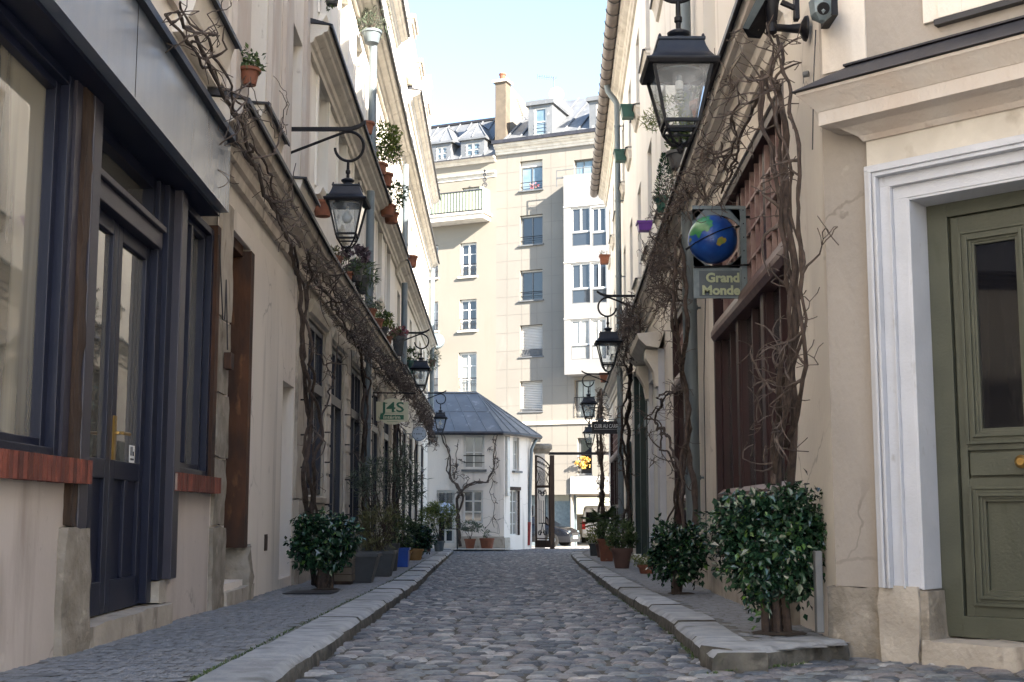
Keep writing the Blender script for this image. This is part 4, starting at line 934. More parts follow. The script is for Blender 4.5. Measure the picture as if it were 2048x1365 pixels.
bz = EC.hit(930, 436)[1]
bl = MB(EC).box(-2, 3.35, -.05, .95, bz-.32, bz).box(-2, 3.45, -.05, 1.02, bz-.08, bz+.04).build('balcony', M['cornlit'], E1)
rl_ = MB(EC); 
for i in range(30): x = -1.8+i*.175; rl_.box(x-.012, x+.012, .88, .92, bz+.04, bz+1.12)
rl_.box(-2, 3.32, .87, .93, bz+1.12, bz+1.17).box(-2, 3.32, .87, .93, bz+.1, bz+.14); rl_.build('railing', M['flash'], bl)
MB(EC).box(-2, 3.3, .895, .905, bz+.14, bz+1.12).box(3.15, 3.32, .0, .9, bz+.04, bz+1.3).build('screen', mat('balcony_screen', (.30, .36, .26), (.38, .40, .28), rough=.4, scale=1.5), bl)
sc_ = MB(EC)
for (z, r) in ((bz+1.45, .16), (bz+1.75, .12), (bz+2.0, .09), (bz+2.2, .06)): sc_.tube([(3.25+r*(1-.5*t)*math.cos(t*8), .5, z+r*(1-.5*t)*math.sin(t*8)) for t in [i/12 for i in range(13)]], .025, 5)
sc_.tube([(3.25, .5, bz+1.2), (3.25, .5, bz+2.3)], .02, 5); sc_.build('finial', M['flash'], bl)
cornice(EC, E1, -2, UM-.02, 18.9, .25, .35, 'cornlit'); cornice(EC, E1, -2, UM-.02, 18.15, .3, .18, 'cornlit', flash=False)
MB(EC).prism([(.1, 18.92), (-3.0, 21.9), (-8, 22.6), (-8, 18.92)], -2, UM-.03).build('roof', M['zinc'], E1)
sm = MB(EC)
for i in range(9): u = -1.8+i*.68; sm.tube([(u, .09, 18.98), (u, -3.0, 21.95)], .045, 5)
sm.build('standing_seams', M['zinc'], E1); MB(EC).tube([(-2, -3.0, 21.98), (UM-.05, -3.0, 21.98)], .09, 6).build('ridge', M['flash'], E1)
def dormer(parent, fr, u0, u1, z0, z1, vf, depth, zt, hip=True, mt='zinc', pm='paneb', nx=2, bordr=.28):
    d = MB(fr); hs = [(u0+bordr, u1-bordr, z0+.12, z1-.25)]
    wall(d, u0, u1, z0, z1, hs, .12, vf); d.quad((u0, vf, z0), (u0, vf-depth, z0), (u0, vf-depth, z1), (u0, vf, z1)); d.quad((u1, vf, z0), (u1, vf-depth, z0), (u1, vf-depth, z1), (u1, vf, z1))
    o = d.build('dormer', M[mt], parent); h = hs[0]; o_ = .12; m = (u0+u1)/2
    f = MB(fr); W_ = h[1]-h[0]
    f.box(h[0], h[0]+.07, vf-.1, vf-.04, h[2], h[3]); f.box(h[1]-.07, h[1], vf-.1, vf-.04, h[2], h[3]); f.box(h[0]+.07, h[1]-.07, vf-.1, vf-.045, h[2], h[2]+.07); f.box(h[0]+.07, h[1]-.07, vf-.1, vf-.045, h[3]-.07, h[3])
    for i in range(1, nx): x = h[0]+W_*i/nx; f.box(x-.05, x+.05, vf-.1, vf-.042, h[2]+.07, h[3]-.07)
    f.box(h[0]+.07, h[1]-.07, vf-.09, vf-.046, (h[2]+h[3])/2-.025, (h[2]+h[3])/2+.025); f.build('window', M['winw'], o)
    MB(fr).box(h[0]+.02, h[1]-.02, vf-.115, vf-.085, h[2]+.02, h[3]-.02).build('pane', M[pm], o)
    rl = MB(fr)
    for z in (.18, .38, .55): rl.tube([(h[0], vf+.02, h[2]+z), (h[1], vf+.02, h[2]+z)], .015, 5)
    rl.build('railing', M['flash'], o)
    r = MB(fr)
    a, b = u0-o_, u1+o_; vv = vf+o_; vb = vf-depth
    if hip: r.add([(a, vv, z1), (b, vv, z1), (b, vb, z1), (a, vb, z1), (m, vf-.75, zt), (m, vb-.6, zt)], [(0, 1, 4), (1, 2, 5, 4), (2, 3, 5), (3, 0, 4, 5), (0, 3, 2, 1)])
    else: r.prism([(vv, z1), (vv, z1+.12), (vf-.7, zt), (vb, zt-.15), (vb, z1-.1)], a, b)
    r.box(a, b, vb, vv+.01, z1-.10, z1-.002); rr_ = r.build('roof', M['zinc'], o)
    if hip: MB(fr).tube([(a, vv, z1+.02), (m, vf-.75, zt+.02), (m, vb, zt+.02)], .04, 5).tube([(b, vv, z1+.02), (m, vf-.75, zt+.02)], .04, 5).tube([(m, vv, z1+.03), (m, vf-.75, zt)], .035, 5).build('standing_seams', M['zinc'], rr_)
    return o
ru = EC.rect(921, 276, 968, 322, v=-.1); dormer(E1, EC, ru[0], ru[1], 19.0, ru[3], -.15, 2.2, ru[3]+1.0)
ru2 = EC.rect(862, 284, 902, 329, v=-.1); dormer(E1, EC, ru2[0], ru2[1], 19.0, ru2[3], -.15, 2.2, ru2[3]+1.0)
MB(EC).box(-2, UM-.02, -8, -.3, -1, 18.9).build('core', M['creamb'], E1)
sh = tag(MB(EC).lathe((.35, .35), [(.02, 12.35-.0), (.5, 10.0), (.45, 9.95)], 12).build('satellite_dish', M['pipe'], org=EC.map(.3, .3, 10)), 'grey disc shaped dish on cream wall near balcony', 'dish'); bpy.data.objects.remove(sh)
p_ = at(873, 683, 62.4); dsh = MB()
pp = [(0, 0)]; dsh.tube([(p_.x, p_.y, p_.z), (p_.x+.0, p_.y-.16, p_.z+.02)], [.42, .38], 20)
tag(dsh.build('satellite_dish', M['pipe'], org=p_), 'round grey dish on the cream building wall behind drainpipe', 'dish')
# party wall / chimney
E2 = thing('apartment_building', 'tall modern building in pale stone cladding with bay windows and zinc roof', 'building', EC.map(6, 0, -.9))
cu0, cu1 = EC.hit(990, 250, -.3)[0], EC.hit(1011, 250, -.3)[0]
zt = EC.hit(1000, 165, -.3)[1]
pw = MB(EC); pw.add([(cu0+.2, -.9, 18.9), (cu1, -.9, 18.9), (cu1, -.9, zt), (cu0+.2, -.9, zt), (cu0+.2, -8, 18.9), (cu1, -8, 18.9), (cu1, -8, zt-1.0), (cu0+.2, -8, zt-1.0)], [(0, 1, 2, 3), (4, 7, 6, 5), (0, 3, 7, 4), (1, 5, 6, 2), (3, 2, 6, 7), (0, 4, 5, 1)])
pwo = pw.build('party_wall', M['creamb'], E2); MB(EC).box(cu0, cu1+.01, -.9, -.3, 18.9, zt).build('chimney', M['tiles'], pwo)
MB(EC).box(cu0-.12, cu1+.12, -1.0, -.2, zt, zt+.14).build('coping', M['cornice'], pwo)
MB(EC).lathe(((cu0+cu1)/2, -.6), [(.16, zt+.14), (.16, zt+.45), (.19, zt+.47), (.19, zt+.55)], 12).build('chimney_pot', M['terra'], pwo)
wcol = e_rects([(1040, 321, 1085, 381), (1040, 430, 1085, 490), (1040, 540, 1085, 601), (1040, 650, 1085, 713), (1040, 762, 1085, 823)])
gar = EC.rect(1104, 990, 1141, 1100); pas = EC.rect(1143, 988, 1212, 1100); fw_ = EC.rect(1155, 876, 1184, 951); lw = EC.rect(1149, 760, 1190, 836); tw = EC.rect(1148, 318, 1200, 358)
gar = (gar[0]-2.4, gar[1], -1.0, gar[3]); pas = (pas[0], 11, -1.0, pas[3])
UR = 12.5
m_ = MB(EC); wall(m_, UM, UR, -1.0, 19.4, wcol+[gar, pas, fw_, lw, tw], .3); m_.build('wall', M['panel'], E2)
# cladding joints as thin raised strips of grey mastic
jt = MB(EC)
u = UM+.62
us_ = []
while u < UR: us_.append(u); u += .8
zs_ = [5.1+.92*k for k in range(16)]
allh = wcol+[gar, pas, fw_, lw, tw]
def seg(a, b, holes):   # subtract intervals
    out = [(a, b)]
    for (c, d) in holes: out = [q for (x, y) in out for q in ((x, min(y, c)), (max(x, d), y)) if q[1]-q[0] > .02]
    return out
for u in us_:
    for (a, b) in seg(2.1, 19.2, [(h[2]-.05, h[3]+.05) for h in allh if h[0]-.02 < u < h[1]+.02]): jt.box(u-.012, u+.012, .0005, .006, a, b)
for z in zs_+[4.0, 3.1, 2.3]:
    for (a, b) in seg(UM+.02, UR, [(h[0]-.05, h[1]+.05) for h in allh if h[2]-.02 < z < h[3]+.02]): jt.box(a, b, .0005, .0055, z-.012, z+.012)
jt.build('cladding_joints', M['panelg'], E2)
MB(EC).box(UM, UR, 0, .08, 5.03, 5.2).build('ledge', M['cornlit'], E2)
for i, h in enumerate(wcol):
    H = h[3]-h[2]
    if i < 3:
        window(E2, EC, h[0]+.01, h[1]-.01, h[2]+.01, h[3]-(.28 if i == 0 else .05), v=-.25, nx=2, nz=1, fm='wing', pm=('paneb', 'pane', 'pane')[i], fw=.07, bar=.03, rail=(.42, .02, 'bar'), sill=(.1, .07, 'wing'))
        MB(EC).box(h[0]+.01, h[1]-.01, -.24, -.18, h[3]-(.30 if i == 0 else .08), h[3]-.01).build('shutter_box', M['shut'], E2)
    else:
        s = MB(EC); n = 16; zb = h[2]+(.35 if i == 3 else .12)
        for k in range(n): a = zb+(h[3]-zb)*k/n; b = zb+(h[3]-zb)*(k+1)/n; s.prism([(-.22, a), (-.19, a+.01), (-.185, b-.02), (-.22, b)], h[0]+.02, h[1]-.02)
        s.build('roller_shutter', M['shut'], E2)
        gr = MB(EC); gr.box(h[0], h[1], -.23, -.2, h[2], zb); gr.tube([(h[0], -.02, zb), (h[1], -.02, zb)], .02, 5); gr.tube([(h[0], -.02, h[2]+.06), (h[1], -.02, h[2]+.06)], .02, 5)
        for k in range(8): gr.tube([(h[0]+(h[1]-h[0])*k/8, -.02, h[2]+.05), (h[0]+(h[1]-h[0])*(k+1)/8, -.02, zb)], .012, 4)
        gr.box(h[0]-.05, h[1]+.05, -.05, .06, h[2]-.07, h[2]-.003); gr.build('railing', M['wing'], E2)
window(E2, EC, *fw_, v=-.25, nx=1, nz=1, fm='wing', pm='blackg', fw=.1, sill=(.08, .08, 'wing'), rail=(.85, .04, 'bar'))
window(E2, EC, *lw, v=-.3, nx=3, nz=1, fm='wing', pm='panec', fw=.06, rail=(1.0, .08, 'grille'))
window(E2, EC, *tw, v=-.25, nx=3, nz=1, fm='wing', pm='paneb', fw=.06)
MB(EC).box(tw[0]-.6, UR, .85, .9, tw[2]-.1, tw[2]-.02).box(tw[0]-.6, UR, .86, .89, tw[2]+.30, tw[2]+.34).box(tw[0]-.62, tw[0]-.58, .86, .89, tw[2]-.5, tw[2]+.34).box(tw[0]+.6, tw[0]+.64, .86, .89, tw[2]-.5, tw[2]+.3).build('railing', M['wing'], E2)
fl = foliage(240, EC.map((fw_[0]+fw_[1])/2, .10, fw_[2]+.62), (.38, .12, .28), .11, .08, clumps=6); MB
tag(fl.build('flower_box', M['flowy'], org=EC.map(fw_[0], .1, fw_[2]), recalc=False), 'yellow flowering plant on the lowest window of modern building', 'flower box')
fl = foliage(90, EC.map(wcol[0][0]+.8, .02, wcol[0][2]+.2), (.28, .08, .15), .09, .06, clumps=4)
tag(fl.build('flower_box', M['flow'], org=EC.map(wcol[0][0], .1, wcol[0][2]), recalc=False), 'small pink and orange flowers at modern building top window', 'flower box')
# white bay
u0b = EC.hit(1128, 600, 1.0)[0]; zb0, zb1 = EC.hit(1128, 750, 1.0)[1], EC.hit(1128, 352, 1.0)[1]
bh = [EC.rect(*q, v=1.0) for q in ((1142, 415, 1180, 492), (1183, 415, 1212, 492), (1142, 527, 1180, 607), (1183, 525, 1213, 606), (1141, 640, 1179, 719), (1182, 638, 1212, 718))]
m_ = MB(EC); wall(m_, u0b, UR, zb0, zb1, bh, .14, 1.0); m_.quad((u0b, 0, zb0), (u0b, 1, zb0), (u0b, 1, zb1), (u0b, 0, zb1)); m_.quad((u0b, 0, zb1), (UR, 0, zb1), (UR, 1, zb1), (u0b, 1, zb1)); m_.quad((u0b, 0, zb0), (UR, 0, zb0), (UR, 1, zb0), (u0b, 1, zb0))
m_.build('bay', M['bay'], E2)
for h in bh[::2]: MB(EC).box(u0b-.01, UR, 1.0, 1.03, h[3]+.06, h[3]+.11).build('bay_trim', M['cornlit'], E2)
for i, h in enumerate(bh):
    zm_ = h[2]+(h[3]-h[2])*.36
    window(E2, EC, h[0], h[1], zm_, h[3], v=.88, nx=2, nz=1, fm='winw', pm='panec' if i > 3 else 'pane', fw=.07, bar=.05); window(E2, EC, h[0], h[1], h[2], zm_-.003, v=.88, nx=1, nz=1, fm='wing', pm='panec' if i > 3 else 'pane', fw=.05)
# roof of the modern building
gz_ = 19.45
cornice(EC, E2, UM, UR, gz_, .5, .40, 'cornlit', flash=False); MB(EC).box(UM-.05, UR, .38, .52, gz_-.02, gz_+.16).build('gutter', M['flash'], E2)
MB(EC).prism([(.40, gz_+.05), (-4.5, 23.0), (-9, 23.3), (-9, gz_)], cu1, UR).build('roof', M['zinc'], E2)
sm = MB(EC); u = cu1+.2
while u < UR: sm.tube([(u, .40, gz_+.1), (u, -4.5, 23.06)], .05, 5); u += .78
sm.build('standing_seams', M['zinc'], E2)
r1 = EC.rect(1056, 206, 1104, 285, v=.1); dormer(E2, EC, r1[0], r1[1], 19.6, r1[3], .05, 4.6, r1[3]+.45, hip=False, nx=1, bordr=.32)
r2 = EC.rect(1178, 196, 1230, 270, v=.1); dormer(E2, EC, r2[0], r2[1], 19.6, r2[3], .05, 4.6, r2[3]+.45, hip=False, nx=1, pm='panec', bordr=.36)
# body boxes with the open passage left free
MB(EC).box(UM, UR, -8, -.35, pas[3]+.02, 19.4).box(UM, gar[0]-.1, -8, -.35, -1, pas[3]+.02).add([(gar[1]+.02, -.31, -1), (pas[0]-.02, -.31, -1), (pas[0]-5.8, -14, -1), (gar[1]-5.8, -14, -1), (gar[1]+.02, -.31, pas[3]+.02), (pas[0]-.02, -.31, pas[3]+.02), (pas[0]-5.8, -14, pas[3]+.02), (gar[1]-5.8, -14, pas[3]+.02)], [(0, 3, 2, 1), (4, 5, 6, 7), (0, 1, 5, 4), (1, 2, 6, 5), (2, 3, 7, 6), (3, 0, 4, 7)]).build('core', M['panel'], E2)
MB(EC).box(gar[0], gar[1], -.9, -.8, -1, gar[3]).box(gar[1]-1.0, gar[1]-.02, -.6, -.5, -1, gar[3]-.3).build('garage_wall', M['steel'], E2)
window(E2, EC, gar[0]+1.9, gar[0]+3.1, .3, 1.85, v=-.75, nx=1, nz=2, fm='wing', pm='panec')
MB(EC).box(pas[0], pas[1], -.28, .12, pas[3]-.0, pas[3]+.82).build('canopy', M['shut'], E2)
MB(EC).box(pas[0]-6, pas[1], -14.2, -14, -1, pas[3]-1.0).box(pas[0]-6, pas[1], -14, -.35, pas[3]-.02, pas[3]+.2).build('passage_wall', M['stonel'], E2)
# aerial and dish
an = thing('aerial', 'thin television aerial on mast above the zinc roof', 'aerial', EC.map(6.6, -3, 22))
b_ = at(1108, 215, 62.5); MB().tube([(b_.x, b_.y, b_.z-1.5), (b_.x, b_.y, at(1108, 155, 62.5).z)], .03, 6).build('mast', M['wing'], an)
a_ = at(1075, 153, 62.5); c_ = at(1112, 157, 62.5); q = MB().tube([tuple(a_), tuple(c_)], .018, 5)
for k in range(9): p = a_.lerp(c_, k/8); q.tube([(p.x, p.y-.3, p.z), (p.x, p.y+.3, p.z)], .01, 4); q.tube([(p.x, p.y, p.z-.05-.01*k), (p.x, p.y, p.z+.05+.01*k)], .01, 4)
q.build('antenna', M['wing'], an)
d_ = at(1112, 190, 62.0); q = MB(); q.tube([(d_.x, d_.y+.05, d_.z), (d_.x+.02, d_.y-.02, d_.z), (d_.x+.03, d_.y-.1, d_.z)], [.12, .34, .38], 20); q.tube([(d_.x, d_.y, d_.z-1.3), (d_.x, d_.y+.05, d_.z)], .03, 6); q.tube([(d_.x, d_.y-.1, d_.z-.3), (d_.x+.3, d_.y-.5, d_.z-.28)], .02, 5)
tag(q.build('satellite_dish', M['letw'], org=d_), 'white satellite dish on the zinc roof beside aerial', 'dish')

# ================================================================ VEHICLES
def carbody(secs, n=14):
    """secs: list of (x, [(y_half, z)...]) half sections mirrored"""
    mb = MB(); rows = []
    for x, prof in secs: rows.append([(x, p[0], p[1]) for p in prof]+[(x, -p[0], p[1]) for p in prof[::-1]])
    k = len(rows[0]); vs = [p for r in rows for p in r]; fs = []
    for i in range(len(rows)-1):
        for j in range(k-1): fs.append((i*k+j, i*k+j+1, (i+1)*k+j+1, (i+1)*k+j))
        fs.append((i*k+k-1, i*k, (i+1)*k, (i+1)*k+k-1))
    fs += [tuple(range(k)), tuple(range((len(rows)-1)*k, len(rows)*k))]
    return mb.add(vs, fs)
def put(o, loc, rz):
    o.location = loc; o.rotation_euler = (0, 0, rz)
cr_ = thing('parked_car', 'black parked car half hidden behind the iron gate', 'car', (0, 0, 0))
S = []
for x, hz, rz_, w_ in ((-2.1, .75, 0, .74), (-2.0, .98, 0, .82), (-1.5, 1.02, 1.2, .86), (-.9, .98, 1.44, .88), (.1, .96, 1.46, .88), (.65, .96, 1.25, .88), (1.15, .95, 0, .88), (1.7, .86, 0, .84), (2.05, .72, 0, .74), (2.15, .55, 0, .66)):
    top = rz_ or hz; S.append((x, [(w_*.9, .22), (w_, .38), (w_, .62), (w_*.97, hz-.08), (w_*.93, hz), (w_*.80 if rz_ else w_*.8, (hz+top)/2+.02), (w_*.72 if rz_ else w_*.6, top-.03 if rz_ else hz+.03), (w_*.3, top if rz_ else hz+.04)]))
carbody(S).build('body', M['car'], cr_, smooth=True)
MB().add([(.72, .66, 1.26), (.72, -.66, 1.26), (1.17, -.78, 1.0), (1.17, .78, 1.0)], [(0, 1, 2, 3)]).build('windscreen', M['blackg'], cr_)
for s_ in (-1, 1):
    MB().add([(-1.3, s_*.80, 1.06), (.60, s_*.84, 1.03), (.45, s_*.745, 1.38), (-.9, s_*.745, 1.38)], [(0, 1, 2, 3)]).build('side_window', M['blackg'], cr_)
    MB().box(1.78, 2.1, s_*.55-.12, s_*.55+.12, .60, .74, .02).build('headlight', M['chrome'], cr_)
    for x in (-1.35, 1.32):
        wl_ = MB(); wl_.tube([(x, s_*.70, .32), (x, s_*.88, .32)], .32, 24); o = wl_.build('wheel', M['tyre'], cr_); MB().tube([(x, s_*.875, .32), (x, s_*.89, .32)], .2, 16).build('rim', M['chrome'], o)
MB().box(2.08, 2.17, -.26, .26, .38, .50).build('number_plate', M['letw'], cr_); MB().box(2.05, 2.16, -.42, .42, .52, .64).build('grille', M['tyre'], cr_)
put(cr_, (.95, 58.6, -.83), R(-24))
vn = thing('delivery_van', 'white van parked inside the passage showing its rear with red light', 'van', (0, 0, 0))
S = []
for y, w_, h_ in ((0, .90, 1.78), (.12, .96, 1.92), (.5, .98, 1.96), (3.0, .98, 1.96), (3.8, .96, 1.8), (4.6, .92, 1.1), (5.0, .85, .9)):
    S.append((y, [(w_*.94, .30), (w_, .45), (w_, 1.0), (w_*.96, 1.25 if h_ > 1.3 else h_-.05), (w_*.88, h_-.12), (w_*.78, h_-.02), (w_*.4, h_)]))
bd = carbody(S); bd.v = [Vector((p.y, p.x, p.z)) for p in bd.v]; bd.build('body', M['van'], vn, smooth=True)
MB().box(-.72, -.06, -.03, .12, 1.08, 1.62, .01).box(.06, .72, -.03, .12, 1.08, 1.62, .01).build('rear_window', M['blackg'], vn); MB().box(-.012, .012, -.02, .1, .45, 1.75).build('door_gap', M['tyre'], vn)
for s_ in (-1, 1):
    MB().box(s_*.84-.09, s_*.84+.09, -.04, .12, .72, 1.12, .01).build('tail_light', M['redl'], vn)
    for y in (.95, 3.9): o = MB().tube([(s_*.78, y, .33), (s_*.99, y, .33)], .33, 20).build('wheel', M['tyre'], vn)
MB().box(-.92, .92, -.12, .1, .32, .50).build('bumper', M['shut'], vn); MB().box(-.26, .26, -.05, .02, .62, .74).build('number_plate', M['letw'], vn)
put(vn, (4.62, 66.0, -.86), R(-6))


# ================================================================ ADDED UNSEEN HOUSE, RIGHT SIDE BEHIND THE CAMERA (keeps the alley in shade, mirrors in the shop glass)
NB = Frame((6.0, -5.5), (6.0, 3.2), -1)
N_ = thing('house', 'added unseen cream house on the right behind the camera, shading the navy shopfront', 'building', NB.map(4, 0, 0))
facade(N_, NB, 0, 8.7, -.2, 13.4, [2.6*k for k in range(1, 4)], [(.6, 3.0), (5.0, 6.9), (8.4, 10.2)], 1.2, 'facade2')
MB(NB).box(0, 8.7, -8, -.35, -.2, 13.6).build('core', M['facade2'], N_); cornice(NB, N_, 0, 8.7, 13.4, .4, .3, 'cornlit')

# ================================================================ LANTERNS
class Loc:
    id = 'loc'
    def __init__(s, org, sx=1): s.o = Vector(org); s.sx = sx
    def map(s, a, b, c): return s.o+Vector((a*s.sx, b, c))
def lantern(org, sx, label, spiral=False):
    """org = rim centre of the lantern; the bracket reaches back .86 m to the wall on the -sx side"""
    t = thing('wall_lantern', label, 'street lamp', org, 'black lanterns on wall brackets'); l = Loc(org, sx)
    b = MB(l); zb = .87
    b.box(-.875, -.835, -.03, .03, .50, zb+.09)
    pts = [(-.85, 0, zb), (-.1, 0, zb), (.03, 0, zb+.005), (.12, 0, zb+.035), (.20, 0, zb+.085)]
    for (p, q) in zip(pts, pts[1:]): b.add([(p[0], -.02, p[2]-.022), (q[0], -.02, q[2]-.022), (q[0], .02, q[2]-.022), (p[0], .02, p[2]-.022), (p[0], -.02, p[2]+.022), (q[0], -.02, q[2]+.022), (q[0], .02, q[2]+.022), (p[0], .02, p[2]+.022)], [(0, 1, 2, 3), (4, 5, 6, 7), (0, 1, 5, 4), (1, 2, 6, 5), (2, 3, 7, 6), (3, 0, 4, 7)])
    R0 = .178; cz = zb-.03-R0; arc = [(-.84, 0, .52), (-.25, 0, zb-.115)]
    for k in range(0, 31):
        a = R(115-k*9.6); rr = R0*(1 if k < 20 else 1-.012*(k-20)); arc.append((0+rr*math.cos(a)+.0, 0, cz+rr*math.sin(a)))
    b.tube(arc, .017, 8); b.lathe((0, 0), [(.018, .26), (.018, .33), (.028, .34), (.028, .37), (.018, .38), (.016, cz-R0+.005)], 12)
    b.build('bracket', M['black'], t, smooth=True)
    c = MB(l); c.lathe((0, 0), [(.085, .17), (.06, .20), (.05, .225), (.075, .24), (.08, .255), (.055, .27), (.022, .28)], 20)
    c.frustum((0, 0), [(.245, -.012), (.25, .0), (.215, .018), (.185, .06), (.165, .11), (.155, .15), (.163, .155), (.163, .172), (.10, .185)])
    for sx_ in (-1, 1):
        for sy in (-1, 1): c.lathe((sx_*.148, sy*.148), [(.008, .17), (.012, .182), (.006, .195)], 8)
    c.build('roof', M['lampblue'], t, smooth=True)
    f = MB(l); f.frustum((0, 0), [(.235, -.035), (.247, -.012)]); w0, w1, zb0, zb1 = .195, .115, -.035, -.40
    def bar(p, q, r): f.tube([p, q], r, 4)
    for a in ((-1, -1), (1, -1), (1, 1), (-1, 1)): bar((a[0]*w0, a[1]*w0, zb0), (a[0]*w1, a[1]*w1, zb1), .015)
    for (a, c_) in (((-1, -1), (1, -1)), ((1, -1), (1, 1)), ((1, 1), (-1, 1)), ((-1, 1), (-1, -1))):
        bar((a[0]*w1, a[1]*w1, zb1), (c_[0]*w1, c_[1]*w1, zb1), .016); w2 = w1*.90; bar((a[0]*w2, a[1]*w2, zb1-.045), (c_[0]*w2, c_[1]*w2, zb1-.045), .010)
        f.tube([(a[0]*w1, a[1]*w1, zb1), (a[0]*w2*.98, a[1]*w2*.98, zb1-.05), (a[0]*.05, a[1]*.05, zb1-.135), (0, 0, zb1-.15)], .011, 6)
    f.lathe((0, 0), [(.012, zb1-.145), (.02, zb1-.16), (.026, zb1-.175), (.018, zb1-.19), (.004, zb1-.21)], 12)
    f.build('frame', M['black'], t, smooth=False)
    g_ = MB(l); z0, z1 = zb0, zb1
    for (a, c_) in (((-1, -1), (1, -1)), ((1, -1), (1, 1)), ((1, 1), (-1, 1)), ((-1, 1), (-1, -1))): g_.quad((a[0]*w0*.985, a[1]*w0*.985, z0), (c_[0]*w0*.985, c_[1]*w0*.985, z0), (c_[0]*w1*.985, c_[1]*w1*.985, z1), (a[0]*w1*.985, a[1]*w1*.985, z1))
    g_.build('glass', M['lglass'], t, recalc=False)
    MB(l).lathe((0, 0), [(.17, -.034), (.17, -.05), (.02, -.052), (.022, -.09)], 16).build('reflector', M['pipe'], t)
    q = MB(l)
    if spiral:
        q.lathe((0, 0), [(.022, -.09), (.028, -.10), (.028, -.15)], 12); q.tube([(.024*math.cos(k*.7), .024*math.sin(k*.7), -.155-.0028*k) for k in range(34)], .0075, 6)
    else: q.lathe((0, 0), [(.018, -.08), (.02, -.11), (.03, -.135), (.052, -.165), (.060, -.195), (.052, -.225), (.03, -.248), (.004, -.255)], 16)
    q.build('bulb', M['bulb'], t, smooth=True); return t
l1 = lantern(at(695, 404, 14.1), 1, 'nearest lantern on left wall, round bulb, on scrolled black bracket')
for (px, py, Y, lb) in ((842, 738, 29.6, 'second lantern on the left wall, above the two hanging signs'), (881, 836, 43.5, 'farthest small lantern on left, in front of the white house')):
    c = copy_tree(l1, at(px, py, Y)); c['label'] = lb
r1 = lantern(at(1358, 138, 8.3), -1, 'largest nearest lantern at upper right, spiral bulb inside', spiral=True)
for (px, py, Y, lb) in ((1216, 685, 22.8, 'middle lantern on the right wall, hanging left of grey drainpipe'), (1177, 807, 36.5, 'third lantern on right wall, just above the black sign'), (1179, 865, 44.0, 'farthest lantern on right, half hidden behind the black sign')):
    c = copy_tree(r1, at(px, py, Y)); c['label'] = lb

# ================================================================ SIGNS
X_, Z_ = (1, 0, 0), (0, 0, 1)
# globe sign
Yg = 11.35; p0 = at(1388, 597, Yg); p1 = at(1491, 413, Yg); gs = thing('hanging_sign', 'weathered blue grey metal sign with painted globe and Grand Monde lettering', 'sign', p1)
def cut_panel(x0, x1, z0, z1, cx, cz, r, y, t):
    m = MB(); n = 48; ring = []; out = []
    for k in range(n):
        a = 2*math.pi*k/n; dx, dz = math.cos(a), math.sin(a); ring.append((cx+r*dx, cz+r*dz))
        tx = ((x1-cx)/dx if dx > 1e-6 else (x0-cx)/dx if dx < -1e-6 else 1e9); tz = ((z1-cz)/dz if dz > 1e-6 else (z0-cz)/dz if dz < -1e-6 else 1e9); q = min(tx, tz); out.append((cx+q*dx, cz+q*dz))
    for yy_ in (y, y+t):
        b = [(p[0], yy_, p[1]) for p in ring]+[(p[0], yy_, p[1]) for p in out]; m.add(b, [(k, (k+1) % n, n+(k+1) % n, n+k) for k in range(n)])
    m.add([(p[0], y, p[1]) for p in ring]+[(p[0], y+t, p[1]) for p in ring], [(k, (k+1) % n, n+(k+1) % n, n+k) for k in range(n)])
    return m
cg = at(1425, 480, Yg); rg = .228; zsp = at(1440, 536, Yg).z; ch = at(1436, 482, Yg)
m_ = cut_panel(p0.x, p1.x-.055, zsp, p1.z, ch.x, ch.z, .244, Yg, .018)
for (cx, cz) in ((p0.x, p1.z), (p1.x-.055, p1.z), (p0.x, zsp), (p1.x-.055, zsp)): m_.add([(cx, Yg, cz), (cx+(ch.x-cx)*.6, Yg, cz), (cx, Yg, cz+(ch.z-cz)*.45)], [(0, 1, 2)])
m_.build('panel', M['steel'], gs, recalc=False)
pb = MB().box(p0.x+.0, p1.x-.056, Yg-.004, Yg+.02, p0.z, zsp-.004); pb.build('name_plate', M['steel'], gs)
MB().box(p0.x+.05, p1.x-.07, Yg-.008, Yg-.003, p0.z+.02, zsp-.03).build('letter_field', mat('dull_slate', (.075, .095, .115), (.10, .12, .135), scale=9, rough=.6), gs)
st_ = MB().box(p1.x-.053, p1.x, Yg-.008, Yg+.03, p0.z, p1.z).box(p0.x, p1.x-.054, Yg-.012, Yg+.01, p1.z-.03, p1.z+.004).build('edge_strip', M['steel'], gs)
rv_ = MB()
for k in range(7): z = p0.z+.06+(p1.z-p0.z-.1)*k/6; rv_.tube([(p1.x-.026, Yg-.014, z), (p1.x-.026, Yg-.006, z)], .006, 8)
rv_.build('rivets', M['black'], st_)
gb = MB(); n1, n2 = 40, 24
for i in range(n2+1):
    a = math.pi*i/n2-math.pi/2
    for j in range(n1): q = 2*math.pi*j/n1; gb.v.append(Vector((cg.x+rg*math.cos(a)*math.cos(q), Yg+rg*math.cos(a)*math.sin(q), cg.z+rg*math.sin(a))))
for i in range(n2):
    for j in range(n1): gb.f.append([i*n1+j, i*n1+(j+1) % n1, (i+1)*n1+(j+1) % n1, (i+1)*n1+j]); gb.m.append(0)
glb = gb.build('globe', M['sea'], gs, smooth=True, recalc=True)
def inpoly(x, y, P):
    c = False; j = len(P)-1
    for i in range(len(P)):
        if (P[i][1] > y) != (P[j][1] > y) and x < (P[j][0]-P[i][0])*(y-P[i][1])/(P[j][1]-P[i][1])+P[i][0]: c = not c
        j = i
    return c
